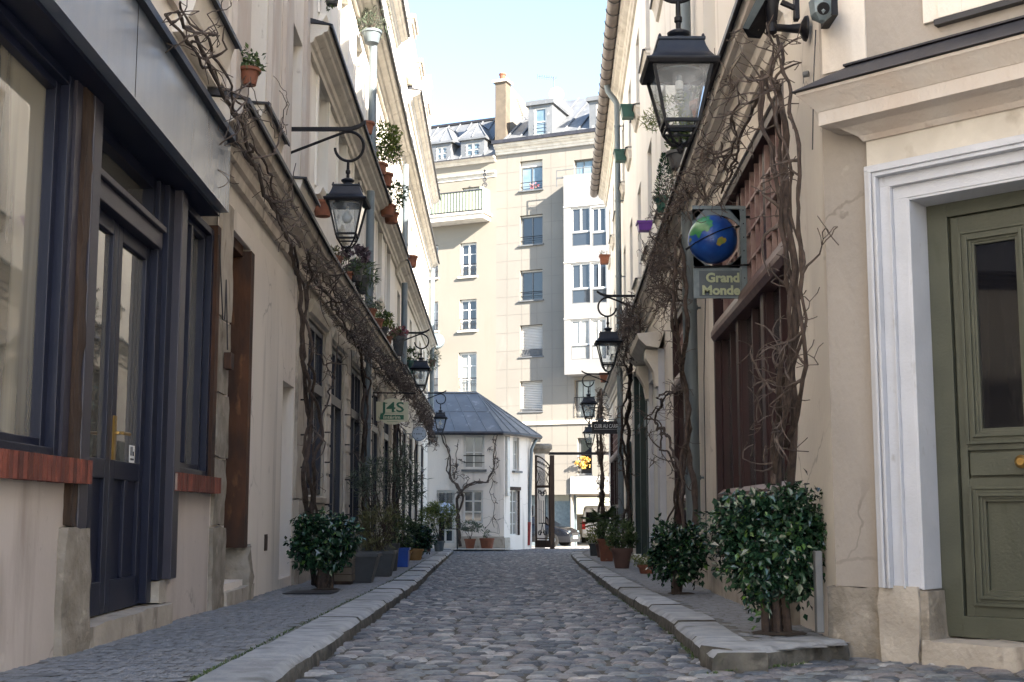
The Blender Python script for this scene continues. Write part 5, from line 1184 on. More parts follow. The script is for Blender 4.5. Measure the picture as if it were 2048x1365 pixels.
def patch(poly, material, nm, rr_=.0015, c0=(425, 520), sc_=320.):
    P = [((x-c0[0])/sc_*rg, -(y-c0[1])/sc_*rg) for x, y in poly]; m = MB(); s = .0045; R_ = rg+rr_
    def S(x, z):
        d = R_*R_-x*x-z*z
        return (cg.x+x, Yg-math.sqrt(max(d, 0)), cg.z+z)
    x = min(p[0] for p in P)
    while x < max(p[0] for p in P):
        z = min(p[1] for p in P)
        while z < max(p[1] for p in P):
            if inpoly(x+s/2, z+s/2, P) and math.hypot(x, z) < rg*.995: m.quad(S(x, z), S(x+s, z), S(x+s, z+s), S(x, z+s))
            z += s
        x += s
    m.build(nm, M[material], glb, recalc=False)
patch([(108, 480), (125, 400), (165, 335), (215, 275), (270, 245), (330, 225), (375, 240), (350, 290), (395, 330), (375, 370), (390, 400), (350, 430), (330, 470), (305, 480), (280, 460), (255, 465), (235, 500), (220, 545), (205, 555), (190, 520), (175, 490), (140, 500)], 'land', 'continent')
patch([(425, 640), (440, 575), (475, 555), (500, 545), (520, 565), (545, 555), (560, 590), (535, 625), (500, 640), (470, 665), (445, 660)], 'landy', 'continent'); patch([(100, 530), (125, 515), (132, 560), (112, 580)], 'landy', 'continent')
a_, b_ = Vector((-.22, 0, -.075)), Vector((.215, 0, .115)); q = MB(); pts = []
for k in range(13):
    p = a_.lerp(b_, k/12); d = (rg+.006)**2-p.x**2-p.z**2; pts.append((cg.x+p.x, Yg-math.sqrt(max(d, .0001)), cg.z+p.z))
q.tube(pts, .005, 6); q.tube([(cg.x-.25, Yg, cg.z-.09), pts[0]], .012, 6); q.tube([(cg.x+.25, Yg, cg.z+.13), pts[-1]], .012, 6); q.tube([(p0.x, Yg-.02, zsp), (p1.x+.1, Yg-.02, zsp+.03)], .008, 6)
q.build('globe_axis', M['black'], gs)
hh = zsp-p0.z
textobj('Grand', .118, (p1.x-.075-.155, Yg-.012, p0.z+hh*.53), X_, Z_, .004, M['letter'], gs, bold=.0045, width=.31)
textobj('Monde', .118, (p1.x-.075-.17, Yg-.012, p0.z+hh*.12), X_, Z_, .004, M['letter'], gs, bold=.0045, width=.35)
MB().tube([(p1.x, Yg+.01, p1.z-.1), (p1.x+.12, Yg+.01, p1.z-.1)], .012, 6).tube([(p1.x, Yg+.01, p0.z+.1), (p1.x+.12, Yg+.01, p0.z+.1)], .012, 6).build('bracket', M['black'], gs)
# cream sign with two lines
Yj = 25.0; js = thing('hanging_sign', 'cream shaped sign with green J4S Intérim lettering on the left wall', 'sign', at(785, 820, Yj))
def sg(x, y): p = at(740+x/5.25, 640+y/5.25, Yj); return (p.x, p.z)
pts = [(65, 860), (128, 858)]+[(232-104*math.cos(R(20+k*14)), 872-48*math.sin(R(20+k*14))) for k in range(11)]+[(335, 865), (402, 865), (402, 1068), (338, 1070)]+[(232+104*math.cos(R(20+k*14)), 1055+46*math.sin(R(20+k*14))) for k in range(11)]+[(128, 1060), (65, 1060)]
P_ = [sg(*q) for q in pts]
MB(Loc((0, Yj, 0))).add([(p[0], 0, p[1]) for p in P_]+[(p[0], .03, p[1]) for p in P_], [tuple(range(len(P_))), tuple(range(len(P_), 2*len(P_)))]+[(i, (i+1) % len(P_), len(P_)+(i+1) % len(P_), len(P_)+i) for i in range(len(P_))]).build('board', M['sign'], js)
def rct(m, x0, y0, x1, y1, d=.004, back=0): a = sg(x0, y1); b = sg(x1, y0); m.box(a[0], b[0], Yj-d, Yj-back-.0005, a[1], b[1]); return m
rct(MB(), 104, 1000, 355, 1048).build('green_band', M['signg'], js); rct(rct(MB(), 110, 978, 350, 982, .003), 178, 1068, 290, 1071, .003).build('line', M['signg'], js)
c_ = sg(232, 968); textobj('J4S', .285, (c_[0], Yj-.004, c_[1]), X_, Z_, .002, M['signg'], js, bold=.004, width=(sg(355, 0)[0]-sg(108, 0)[0]))
# small serifs on J and S give the slab letter look
sr = MB(); rct(sr, 140, 872, 182, 881); rct(sr, 232, 960, 268, 968); sr.build('serif', M['signg'], js)
c_ = sg(230, 1040); textobj('Intérim', .098, (c_[0], Yj-.008, c_[1]), X_, Z_, .002, M['sign'], js, bold=.002, width=sg(316, 0)[0]-sg(142, 0)[0])
c_ = sg(233, 1090); textobj('PARIS', .028, (c_[0], Yj-.004, c_[1]), X_, Z_, .001, M['signg'], js) if False else None
a = at(742, 786, Yj); b = at(832, 787, Yj); m_ = MB().tube([tuple(a), tuple(b)], .014, 6).tube([(a.x, Yj, a.z+.15), (a.x, Yj, a.z-.55)], .012, 6)
for x in (70, 395): q_ = sg(x+5, 860); m_.tube([(q_[0], Yj+.015, a.z), (q_[0], Yj+.015, q_[1])], .006, 5)
m_.build('bracket', M['black'], js)
# round sign
Yr = 34.0; c_ = at(838, 868, Yr); rs = thing('hanging_sign', 'small round pale blue sign with faint dial marks on left wall', 'sign', c_)
MB().tube([(c_.x, Yr, c_.z), (c_.x, Yr+.03, c_.z)], .20, 32).build('board', M['signw'], rs); m_ = MB(); m_.tube([(c_.x+.185*math.cos(k*.2618), Yr-.002, c_.z+.185*math.sin(k*.2618)) for k in range(24)], .006, 5, closed=True)
for k in (1, 3, 5, 7, 9): a = k*.628+.0; m_.box(c_.x+.13*math.cos(a)-.018, c_.x+.13*math.cos(a)+.018, Yr-.004, Yr-.001, c_.z+.13*math.sin(a)-.012, c_.z+.13*math.sin(a)+.012)
for k in range(4): m_.box(c_.x-.08+.045*k, c_.x-.05+.045*k, Yr-.004, Yr-.001, c_.z-.02, c_.z+.015)
m_.tube([(c_.x-.45, Yr+.015, c_.z+.0), (c_.x-.2, Yr+.015, c_.z)], .012, 5); m_.build('marks', M['pipe'], rs)
# black sign
Yc = 36.8; a = at(1184, 868, Yc); b = at(1241, 843, Yc); cs = thing('hanging_sign', 'black rectangular sign with white CUIR AU CARRE lettering on right wall', 'sign', a)
MB().box(a.x, b.x, Yc, Yc+.05, a.z, b.z).build('board', M['signb'], cs); textobj('CUIR AU CARRE', .16, ((a.x+b.x)/2+.02, Yc-.004, a.z+.175), X_, Z_, .002, M['letw'], cs, width=.76); MB().box(a.x+.06, b.x-.04, Yc-.003, Yc-.0005, a.z+.13, a.z+.135).build('line', M['letw'], cs)
MB().tube([(a.x+.1, Yc+.02, b.z+.06), (b.x+.2, Yc+.02, b.z+.06)], .014, 6).tube([(a.x+.25, Yc+.02, b.z), (a.x+.25, Yc+.02, b.z+.06)], .008, 5).tube([(b.x-.1, Yc+.02, b.z), (b.x-.1, Yc+.02, b.z+.06)], .008, 5).build('bracket', M['steel'], cs)

# ================================================================ DRAINPIPES
u_ = LB.hit(744, 200, .16)[0]; pipe(LB, u_, .16, 4.2, 6.62, .075, 'blue grey pipe on left wall between the two lower cornices'); pipe(LB, u_, .17, 7.05, 9.4, .075, 'blue grey pipe on left wall below top cornice, behind olive shrub'); pipe(LB, LB.hit(735, 800, .12)[0], .12, -.1, 3.7, .07, 'grey pipe on left ground floor among the vine stems')
u_ = LB.hit(811, 400, .15)[0]; pipe(LB, u_, .15, 4.3, 6.55, .08, 'second grey pipe on left, behind the second lantern'); pipe(LB, u_, .15, 6.95, 9.65, .08, 'second grey pipe on left, its upper length'); pipe(LB, 29.2, .15, 4.4, 9.7, .08, 'farthest grey pipe at the end of the left buildings')
u_ = RA.hit(1381, 700, .13)[0]; pipe(RA, u_, .13, .55, 4.3, .085, 'grey pipe on right wall wrapped in vines behind globe sign'); pipe(RA, u_+.1, .13, 4.65, 11.6, .085, 'tall grey pipe on right wall behind the large lantern')
u_ = RA.hit(1238, 600, .15)[0]; pipe(RA, u_, .15, .2, 11.4, .075, 'long grey pipe on right wall with bend under gutter', top=[(u_, .2, 11.5), (u_, .38, 11.75), (u_, .42, 11.95)])
MB
# ================================================================ CAMERAS AND SMALL WALL THINGS
cc = thing('security_camera', 'large black camera on round arm mount at upper right wall', 'camera', at(1612, 60, 7.9))
def px(x, y, Y): p = at(1380+x/4.55, y/4.55, Y); return p
m_ = MB(); Yk = 7.85; a = px(1040, 262, Yk); b = px(1000, 262, Yk); c = px(760, 250, Yk-.05); d = px(730, 250, Yk-.05)
m_.tube([tuple(px(1062, 262, Yk)), tuple(px(1040, 262, Yk)), tuple(px(1005, 262, Yk))], [.085, .08, .035], 20); m_.tube([tuple(b), tuple(px(900, 262, Yk)), tuple(c), tuple(d)], [.034, .026, .024, .034], 12)
m_.tube([tuple(px(740, 200, Yk-.05)), tuple(px(740, 300, Yk-.05))], .036, 14); m_.build('arm', M['black'], cc, smooth=True)
m_ = MB(); m_.tube([tuple(px(745, 190, Yk-.06)), tuple(px(745, 40, Yk-.1)), tuple(px(755, -30, Yk-.1))], [.036, .045, .05], 16); m_.build('head', M['black'], cc, smooth=True)
fl_ = thing('floodlight', 'long dark floodlight panel pointing down at top right', 'floodlight', px(620, 150, Yk))
q = MB(); A4 = [px(480, 262, 7.9), px(535, 275, 7.9), px(690, 0, 7.7), px(620, -30, 7.7)]; A5 = [px(530, 345, 8.0), px(640, 355, 8.0), px(800, 60, 7.8), px(660, -30, 7.8)]
q.add([tuple(p) for p in A4+A5], [(0, 1, 2, 3), (4, 5, 6, 7), (0, 1, 5, 4), (1, 2, 6, 5), (2, 3, 7, 6), (3, 0, 4, 7)]); q.build('housing', M['black'], fl_); MB().add([tuple(p+Vector((-.004, -.012, 0))) for p in A4], [(0, 1, 2, 3)]).build('lens', M['pipe'], fl_, recalc=False)
q = MB(); q.tube([tuple(px(830, 20, Yk)), tuple(px(960, 80, Yk)), tuple(px(965, 180, Yk))], .02, 6); q.box(px(945, 0, Yk).x, px(985, 0, Yk).x, Yk-.03, Yk+.03, px(0, 185, Yk).z, px(0, -40, Yk).z); q.build('mount', M['black'], fl_)
dc = thing('security_camera', 'small grey dome camera high on the beige wall corner', 'camera', at(1643, 22, 7.4))
m_ = MB(); p = at(1641, 18, 7.35); m_.tube([(p.x, p.y, p.z+.07), (p.x, p.y, p.z+.04), (p.x, p.y-.01, p.z-.05), (p.x, p.y-.02, p.z-.09)], [.05, .073, .066, .02], 8); m_.build('housing', M['steel'], dc); MB().tube([(p.x, p.y-.055, p.z-.02), (p.x, p.y-.075, p.z-.03)], .038, 16).build('lens', M['black'], dc); MB().box(p.x+.05, p.x+.10, p.y-.03, p.y+.2, p.z-.05, p.z+.08).build('mount', M['black'], dc)
bp_ = at(1638, 1265, 7.55); tag(MB().box(bp_.x-.022, bp_.x+.022, 7.5, 7.56, bp_.z, at(1632, 1102, 7.55).z).build('post', M['wing'], org=(bp_.x, 7.53, bp_.z), bevel=.006), 'short grey metal post at the right wall corner behind laurel', 'post')
e = at(1607, 150, 7.9); tag(MB().tube([tuple(e), (e.x+.03, e.y-.02, e.z)], .02, 10).tube([(e.x, e.y, e.z), (e.x, e.y, e.z-.06)], .004, 5).build('wall_ring', M['wing'], org=e), 'tiny metal eye bolt on the right pier beside the vine', 'bolt')
# ================================================================ VINES
def grow(mb, p, d, L, r, depth, vmax=.5, step=.055, gn=.55, curl=.0, minr=.0028):
    """gnarled random walk in wall coordinates (u, v, z) with side shoots"""
    n = max(3, int(L/step)); pts = [tuple(p)]; rs = [r]; p = Vector(p); d = Vector(d).normalized(); bend = rv()*gn
    for i in range(n):
        if random.random() < .28: bend = rv()*gn
        d = (d+bend*.6+rv()*gn*.35+Vector((0, 0, curl))*.1).normalized()
        p = p+d*step*rnd(.7, 1.3)
        if p.y < .02: p.y = .02; d.y = abs(d.y)
        if p.y > vmax: d.y = -abs(d.y)*.6
        q = r*(1-.75*(i+1)/n); pts.append(tuple(p)); rs.append(max(q, minr))
        if depth > 0 and random.random() < .33:
            nd = (d*.5+rv()).normalized(); grow(mb, p, nd, L*rnd(.25, .6), max(q*.7, minr), depth-1, vmax, step*.85, gn, curl, minr)
    mb.tube(pts, rs, 4 if r < .012 else 6, cap=False)
def vine(name, label, fr, trunks, runs, v=.10, tw=1.0, minr=.0028):
    """trunks / runs: lists of ([(px,py)...] , r0, r1, strands, twigs per metre, twig length)"""
    allp = [q for (P, *_r) in trunks+runs for q in P]
    h0 = fr.hit(*trunks[0][0][0], v); org = fr.map(h0[0], v, h0[1]); t = thing(name, label, 'vine', org, 'bare vines on the alley walls')
    tm = MB(fr); sm_ = MB(fr)
    for kind, lst in (('t', trunks), ('r', runs)):
        for (P, r0, r1, ns, dens, tl) in lst:
            W = [Vector((fr.hit(x, y, v)[0], v, fr.hit(x, y, v)[1])) for x, y in P]
            tot = sum((b-a).length for a, b in zip(W, W[1:])); n = max(6, int(tot/.09))
            for s_ in range(ns):
                pts = []; rs = []; off = rv()*rnd(.05, .12)*(0 if s_ == 0 else 1)*(1.0 if kind == 't' else .8); ph = rnd(0, 6)
                for i in range(n+1):
                    t_ = i/n*tot; k = 0; a, b = W[0], W[1]
                    for a, b in zip(W, W[1:]):
                        l = (b-a).length
                        if t_ <= l+1e-6: break
                        t_ -= l
                    q = a.lerp(b, min(t_/max(l, 1e-6), 1)); i_ = i*.09
                    w_ = noise.noise_vector(Vector((i_*1.6+ph*7, s_*3.1, ph)))*.15+noise.noise_vector(Vector((i_*4.2+ph, s_, 2)))*.075
                    ha = i*.22*(1 if s_ % 2 else -1)+ph; ro = off.length*1.15; q = q+Vector((w_.x+ro*math.cos(ha), abs(w_.y*.6)+ro*.6*math.sin(ha)+ro*.5, w_.z*.6)); q.y = max(q.y, .03); pts.append(tuple(q)); rs.append((r0+(r1-r0)*i/n)*(.72 if s_ == 0 else .48)*rnd(.85, 1.2))
                (tm if kind == 't' else sm_).tube(pts, rs, 7, cap=True)
                nt_ = int(tot*dens*tw/ns*.45)
                for j in range(nt_):
                    q = Vector(random.choice(pts)); d = Vector((rnd(-1, 1), rnd(.0, .9), rnd(-.7, 1)))
                    grow(sm_, q, d, tl*rnd(.4, 1.25), rnd(.006, .014), 2, vmax=.5, minr=minr*1.25, gn=.75)
    tm.build('trunk', M['bark'], t, smooth=True, recalc=False); sm_.build('branches', M['twig'], t, recalc=False); return t
random.seed(21)
# left: over the fascia, along the cornice, and the first big trunk
vine('climbing_vine', 'thick bare vine by white rendered wall, branching along the left stone cornice', LA,
     [([(622, 1170), (612, 1040), (605, 940), (615, 830), (600, 700), (600, 560), (580, 500)], .045, .03, 3, 1.5, .5)],
     [([(580, 500), (540, 420), (510, 350), (485, 300)], .03, .02, 2, 12, .55), ([(500, 330), (470, 250), (430, 170), (390, 90), (340, 10)], .024, .016, 2, 8, .75), ([(330, 40), (400, 120), (450, 190), (500, 245)], .014, .01, 1, 6, .6)], v=.30)
vine('climbing_vine', 'tangled bare vine branching over the glazed bays under left cornice', LB,
     [([(640, 1160), (628, 1000), (625, 880), (640, 820), (665, 770), (672, 700)], .022, .014, 1, 2, .5)],
     [([(600, 520), (640, 570), (680, 640), (712, 690), (745, 740)], .024, .016, 2, 15, .5), ([(640, 545), (700, 640), (740, 700)], .014, .010, 2, 12, .5), ([(665, 760), (630, 700), (612, 700)], .012, .01, 1, 3, .4)], v=.22)
vine('climbing_vine', 'twisted bare vine stem climbing beside the grey ground floor pipe', LB,
     [([(728, 1130), (725, 980), (722, 850), (728, 770), (715, 690)], .04, .03, 3, 5, .6)], [([(715, 690), (750, 720), (780, 755), (805, 780)], .02, .014, 2, 16, .55)], v=.2, minr=.0035)
vine('climbing_vine', 'dark bare vine stem rising behind the cream hanging sign', LB,
     [([(788, 1110), (785, 1000), (788, 900), (790, 800)], .06, .05, 3, 7, .7)], [([(770, 745), (800, 770), (830, 810), (850, 850)], .03, .02, 2, 16, .6)], v=.2, minr=.004)
vine('climbing_vine', 'reddish bare twiggy vine at far end of left wall', LB,
     [([(832, 1090), (828, 960), (830, 860)], .03, .02, 1, 5, .5)], [([(835, 830), (850, 850), (858, 890)], .03, .02, 2, 26, .6)], v=.22, minr=.005)
# right
vine('climbing_vine', 'largest bare vine on right, beside beige pier above big laurel', RA,
     [([(1588, 975), (1590, 880), (1592, 760), (1596, 640), (1590, 520), (1580, 400), (1575, 280), (1560, 150)], .036, .024, 4, 18, .35), ([(1588, 900), (1610, 700), (1612, 560), (1600, 420), (1602, 300), (1575, 180), (1562, 60)], .022, .015, 2, 14, .35)],
     [([(1570, 150), (1545, 180), (1510, 210), (1490, 270), (1475, 330), (1450, 380)], .022, .013, 2, 14, .5), ([(1500, 180), (1470, 170), (1440, 120)], .008, .006, 1, 10, .4), ([(1460, 345), (1430, 300), (1400, 330), (1420, 420)], .012, .008, 2, 12, .4), ([(1585, 830), (1550, 780), (1530, 760)], .014, .01, 1, 6, .4)], v=.17)
vine('climbing_vine', 'bare vine twisting around the grey pipe behind the globe sign', RA,
     [([(1400, 1060), (1385, 900), (1372, 760), (1378, 640), (1370, 540), (1362, 470)], .045, .03, 3, 10, .35), ([(1352, 1060), (1360, 940), (1335, 870), (1312, 840), (1325, 800), (1370, 780)], .028, .014, 2, 3, .5)],
     [([(1372, 560), (1345, 520), (1335, 450), (1370, 400), (1400, 380)], .02, .012, 3, 22, .5), ([(1350, 520), (1320, 540), (1345, 590), (1370, 600)], .012, .008, 2, 26, .5)], v=.22)
vine('climbing_vine', 'dark bare vine mass between the green doors and middle right lantern', RA,
     [([(1262, 1100), (1258, 900), (1262, 760), (1270, 690)], .06, .04, 3, 12, .6)], [([(1255, 700), (1262, 640), (1285, 640), (1280, 720)], .03, .02, 3, 22, .55)], v=.24, minr=.0045)
vine('climbing_vine', 'bushy bare vine column at the far right beside black sign', RA,
     [([(1208, 1075), (1206, 950), (1204, 860), (1203, 780)], .08, .05, 3, 34, .5)], [([(1203, 780), (1205, 830), (1208, 870)], .04, .03, 3, 34, .55)], v=.36, minr=.0055)
vine('climbing_vine', 'tall trained bare vine with forked limbs on the white house front', W1,
     [([(918, 1090), (918, 1000), (919, 990)], .09, .075, 2, 0, .5)],
     [([(919, 990), (912, 965), (904, 955), (896, 900), (888, 880), (878, 862)], .07, .03, 2, 4, .6), ([(905, 955), (915, 930), (912, 905), (916, 890)], .03, .015, 1, 8, .5), ([(919, 988), (940, 970), (960, 966), (980, 964), (986, 930), (990, 880), (994, 868)], .05, .025, 2, 9, .5), ([(985, 965), (985, 1000), (987, 1055)], .018, .012, 1, 3, .5), ([(937, 975), (938, 955), (934, 950)], .02, .01, 1, 4, .4), ([(987, 1030), (975, 1060), (1000, 1070), (987, 1035)], .012, .01, 1, 2, .4)], v=.12, minr=.009)

# ================================================================ PLANTS
random.seed(5)
def zsp_(p): return Vector((p.x, p.y, zp(p.y)))
def hedge(px_, py, Y, w_, h, h0, n, label, L=.07, W=.042, trunk=5, bright=False, dep=.8, shape='box'):
    b = at(px_, py, Y); b.z = zp(Y); t = thing('laurel_bush', label, 'bush', b, None)
    c = (b.x, b.y, b.z+h0+(h-h0)/2); mb = foliage(n, c, (w_/2*.98, w_/2*dep*.8, (h-h0)/2*.9), L, W, shape, clumps=26, clr=.35)
    mb.build('foliage', M['leafd'], t, recalc=False)
    st = stems((b.x, b.y, b.z-.02), (b.x, b.y, b.z+h*.6), (w_*.3, w_*.2, h*.2), trunk*2, .014)
    for i in range(trunk): x = b.x+rnd(-.12, .12)*w_; y = b.y+rnd(-.1, .1)*w_; st.tube([(x, y, b.z-.02), (x+rnd(-.02, .02), y, b.z+h*.3), (x+rnd(-.08, .08), y, b.z+h*.6)], [.028, .024, .014], 7)
    st.build('trunk', M['bark2'], t, recalc=False)
    s = MB(); s.lathe((b.x+.02, b.y), [(w_*.26, b.z+.001), (w_*.2, b.z+.010), (.02, b.z+.015)], 9); s.build('soil_pit', M['soil'], t); return t
hedge(1552, 1262, 8.05, .70, .92, .20, 8000, 'largest glossy green laurel bush on right pavement by beige pier', L=.050, W=.030)
hedge(1358, 1182, 13.0, .56, .72, .12, 3000, 'dark laurel bush on right pavement below the globe sign', L=.06, W=.036)
hedge(648, 1172, 13.9, .66, .80, .20, 3600, 'glossy laurel bush with few yellow leaves on left pavement', L=.07, W=.042)
hedge(836, 1108, 29, .55, .78, .1, 1600, 'small dark laurel hedge on left, farther down the alley', L=.08, W=.05)
def potted(px_, py, Y, pot, fol, label, cat='potted plant', name='potted_plant', zbase=None, group=None):
    """pot=(r0,r1,h,mat,square)  fol=(material,n,(rx,ry,rz),leaf L,W,height of centre above rim,stem n)"""
    b = at(px_, py, Y)
    if zbase is not None: b.z = zbase
    elif zbase is None: b.z = zp(Y)
    t = thing(name, label, cat, b, group); r0, r1, h, pm_, sq = pot
    p = potm((b.x, b.y), r0, r1, b.z, h, square=sq); p.build('pot', M[pm_], t, smooth=not sq)
    MB().lathe((b.x, b.y), [(r1*.9, b.z+h-.03), (r1*.5, b.z+h-.02), (.01, b.z+h-.018)], 14).build('soil', M['soil'], t)
    if fol:
        fm_, n, rad, L_, W_, hc, ns = fol; c = (b.x, b.y, b.z+h+hc)
        foliage(n, c, rad, L_, W_, clumps=12, clr=.36).build('foliage', M[fm_], t, recalc=False)
        if ns: stems((b.x, b.y, b.z+h-.04), c, (rad[0]*.8, rad[1]*.8, rad[2]*.6), ns, .008).build('stems', M['bark'], t, recalc=False)
    return t
potted(720, 1160, 15.8, (.15, .23, .36, 'potdark', True), None, 'empty looking charcoal square planter right of the left laurel bush', 'planter', 'planter')
potted(756, 1150, 17.9, (.18, .24, .36, 'potdark', True), ('leafb', 900, (.36, .3, .34), .11, .014, .32, 24), 'wide grey planter with dry thin bamboo on the left pavement')
potted(775, 1132, 20.2, (.15, .18, .44, 'potdark', False), ('leafo', 1500, (.62, .45, .52), .13, .016, .95, 26), 'tall charcoal pot with large grey green oleander on left pavement')
potted(800, 1126, 22.4, (.15, .16, .34, 'potblue', True), ('leafm', 700, (.35, .3, .3), .09, .03, .3, 10), 'bright blue square pot with leafy shrub on left pavement')
potted(806, 1112, 25.5, (.13, .16, .22, 'potyel', False), ('leafd', 500, (.25, .25, .25), .08, .04, .2, 6), 'ochre round pot left of the dark far hedge')
potted(830, 1114, 27.3, (.13, .17, .24, 'potyel', False), None, 'ochre round pot standing before the dark far hedge', 'pot', 'pot')
potted(878, 1101, 38.5, (.13, .17, .32, 'pipe', False), ('leafy', 2200, (.62, .5, .50), .13, .022, .72, 26), 'grey pot with big bushy yellow green shrub before white house')
potted(853, 1101, 38, (.12, .15, .2, 'potbrown', False), ('leafd', 500, (.4, .3, .28), .1, .05, .2, 6), 'low dark plant in pot at the far end of left pavement')
cr = at(682, 1162, 15.3); cr.z = zp(15.3); ct = thing('wooden_crate', 'weathered slatted wooden crate planter behind the left laurel bush', 'crate', cr)
for k in range(4): MB().box(cr.x-.17, cr.x+.15, cr.y-.15, cr.y+.15, cr.z+.04+k*.085, cr.z+.115+k*.085).build('slat', M['tiles'], ct)
MB().box(cr.x-.15, cr.x+.13, cr.y-.13, cr.y+.13, cr.z, cr.z+.36).build('lining', M['beam'], ct)
potted(1244, 1134, 21.6, (.12, .17, .34, 'potbrown', False), ('leafm', 1300, (.26, .24, .28), .06, .03, .24, 8), 'brown pot with round leafy shrub on right pavement by green doors')
potted(1293, 1143, 19.0, (.09, .11, .13, 'terra', True), ('leafy', 420, (.22, .14, .10), .05, .016, .06, 0), 'small low terracotta trough with trailing plant on right pavement')
potted(1213, 1118, 26.5, (.12, .17, .46, 'terra', True), ('leafm', 700, (.24, .22, .24), .07, .03, .14, 6), 'tall square terracotta pot with shrub on right pavement')
potted(1191, 1105, 32, (.13, .15, .30, 'potdark', True), ('leafy', 500, (.26, .2, .22), .08, .03, .2, 6), 'black square pot with small shrub, farthest on right pavement')
pb_ = at(1207, 1108, 30); pb_.z = zp(30); pt = thing('palm', 'potted fan palm with spiky fronds on right pavement', 'palm', pb_); potm((pb_.x, pb_.y), .14, .18, pb_.z, .32).build('pot', M['potbrown'], pt)
pm_ = MB(); pm_.tube([(pb_.x, pb_.y, pb_.z+.3), (pb_.x, pb_.y, pb_.z+.75)], .05, 8); pm_.build('trunk', M['bark2'], pt); fm2 = MB()
for k in range(16):
    a = k*2.4; e = rnd(.1, 1.1); d = Vector((math.cos(a)*math.cos(e), math.sin(a)*math.cos(e), math.sin(e))); c = Vector((pb_.x, pb_.y, pb_.z+.75)); h = c+d*rnd(.25, .42); fm2.tube([tuple(c), tuple(h)], .008, 4)
    side = d.cross(Vector((0, 0, 1))).normalized(); upn = side.cross(d)
    for j in range(15):
        q = R(-80+j*11.4); dd = (d*math.cos(q)+side*math.sin(q)-Vector((0, 0, .25))).normalized(); leaf(fm2, h, dd, upn, rnd(.22, .34), .03)
fm2.build('fronds', M['leafm'], pt, recalc=False)
potted(940, 1092, 46.0, (.14, .20, .36, 'terra', False), ('leafo', 500, (.50, .3, .20), .1, .04, .45, 8), 'round terracotta urn with small olive tree by white house window', zbase=zr(46)+.07)
potted(974, 1093, 46.0, (.20, .26, .38, 'terra', False), ('leafm', 90, (.14, .12, .14), .08, .03, .15, 5), 'wide terracotta pot beneath the bare vine at white house', zbase=zr(46)+.07)
tb = at(898, 1093, 44.8); tb.z = zr(44.8)+.07; tt = thing('garden_table', 'small dark metal garden table before the white house door', 'table', tb); MB().box(tb.x-.35, tb.x+.35, tb.y-.25, tb.y+.25, tb.z+.70, tb.z+.73).build('table_top', M['black'], tt)
for sx_ in (-1, 1):
    for sy in (-1, 1): MB().tube([(tb.x+.3*sx_, tb.y+.2*sy, tb.z), (tb.x+.28*sx_, tb.y+.18*sy, tb.z+.7)], .016, 6).build('leg', M['black'], tt)
ub = at(890, 1010, 45.2); um = MB(); um.lathe((ub.x, ub.y), [(.40, ub.z-.30), (.30, ub.z-.08), (.14, ub.z+.05), (.01, ub.z+.09)], 10); tag(um.build('plant_cover', M['signw'], org=ub), 'pale translucent dome cover above shrub before white house door', 'cover')
# flowerpots on the left ledges and sills
ZL = 4.17
def ledge(fr, x, y, v, zb, pot, fol, label, **k):
    u = fr.hit(x, y, v)[0]; p = fr.map(u, v, zb); b = at(1024, 700, 10)
    t0 = potted(1024, 700, p.y, pot, None, label, **k) if False else None
    t = thing(k.get('name', 'flowerpot'), label, k.get('cat', 'flowerpot'), p, 'flowerpots on ledges and sills'); r0, r1, h, pm1, sq = pot
    potm((p.x, p.y), r0, r1, p.z, h, square=sq).build('pot', M[pm1], t, smooth=not sq)
    if fol:
        fm_, n, rad, L_, W_, hc, ns = fol; c = (p.x, p.y, p.z+h+hc); foliage(n, c, rad, L_, W_, clumps=9, clr=.4).build('foliage', M[fm_], t, recalc=False)
        if ns: stems((p.x, p.y, p.z+h-.04), c, (rad[0]*.8, rad[1]*.8, rad[2]*.6), ns, .006).build('stems', M['bark'], t, recalc=False)
    return t
ledge(LA, 500, 120, .12, 4.63, (.06, .085, .15, 'terra', False), ('leafm', 160, (.14, .12, .10), .06, .03, .06, 3), 'terracotta pot with small green plant on the nearest left sill')
MB
ledge(LB, 646, 400, .12, ZL+.55, (.10, .14, .2, 'terra', False), None, 'plain terracotta pot with cactus left of the nearest lantern')
cu_ = LB.hit(655, 385, .12); q = MB(LB)
for k in range(4): q.tube([(cu_[0]+.03*k-.05, .12, ZL+.72), (cu_[0]+.03*k-.05, .12, ZL+.94+.03*(k % 2))], .018, 6)
tag(q.build('cactus', M['leafm'], org=LB.map(cu_[0], .12, ZL+.7)), 'small finger cactus growing in a pot left of nearest lantern', 'cactus')
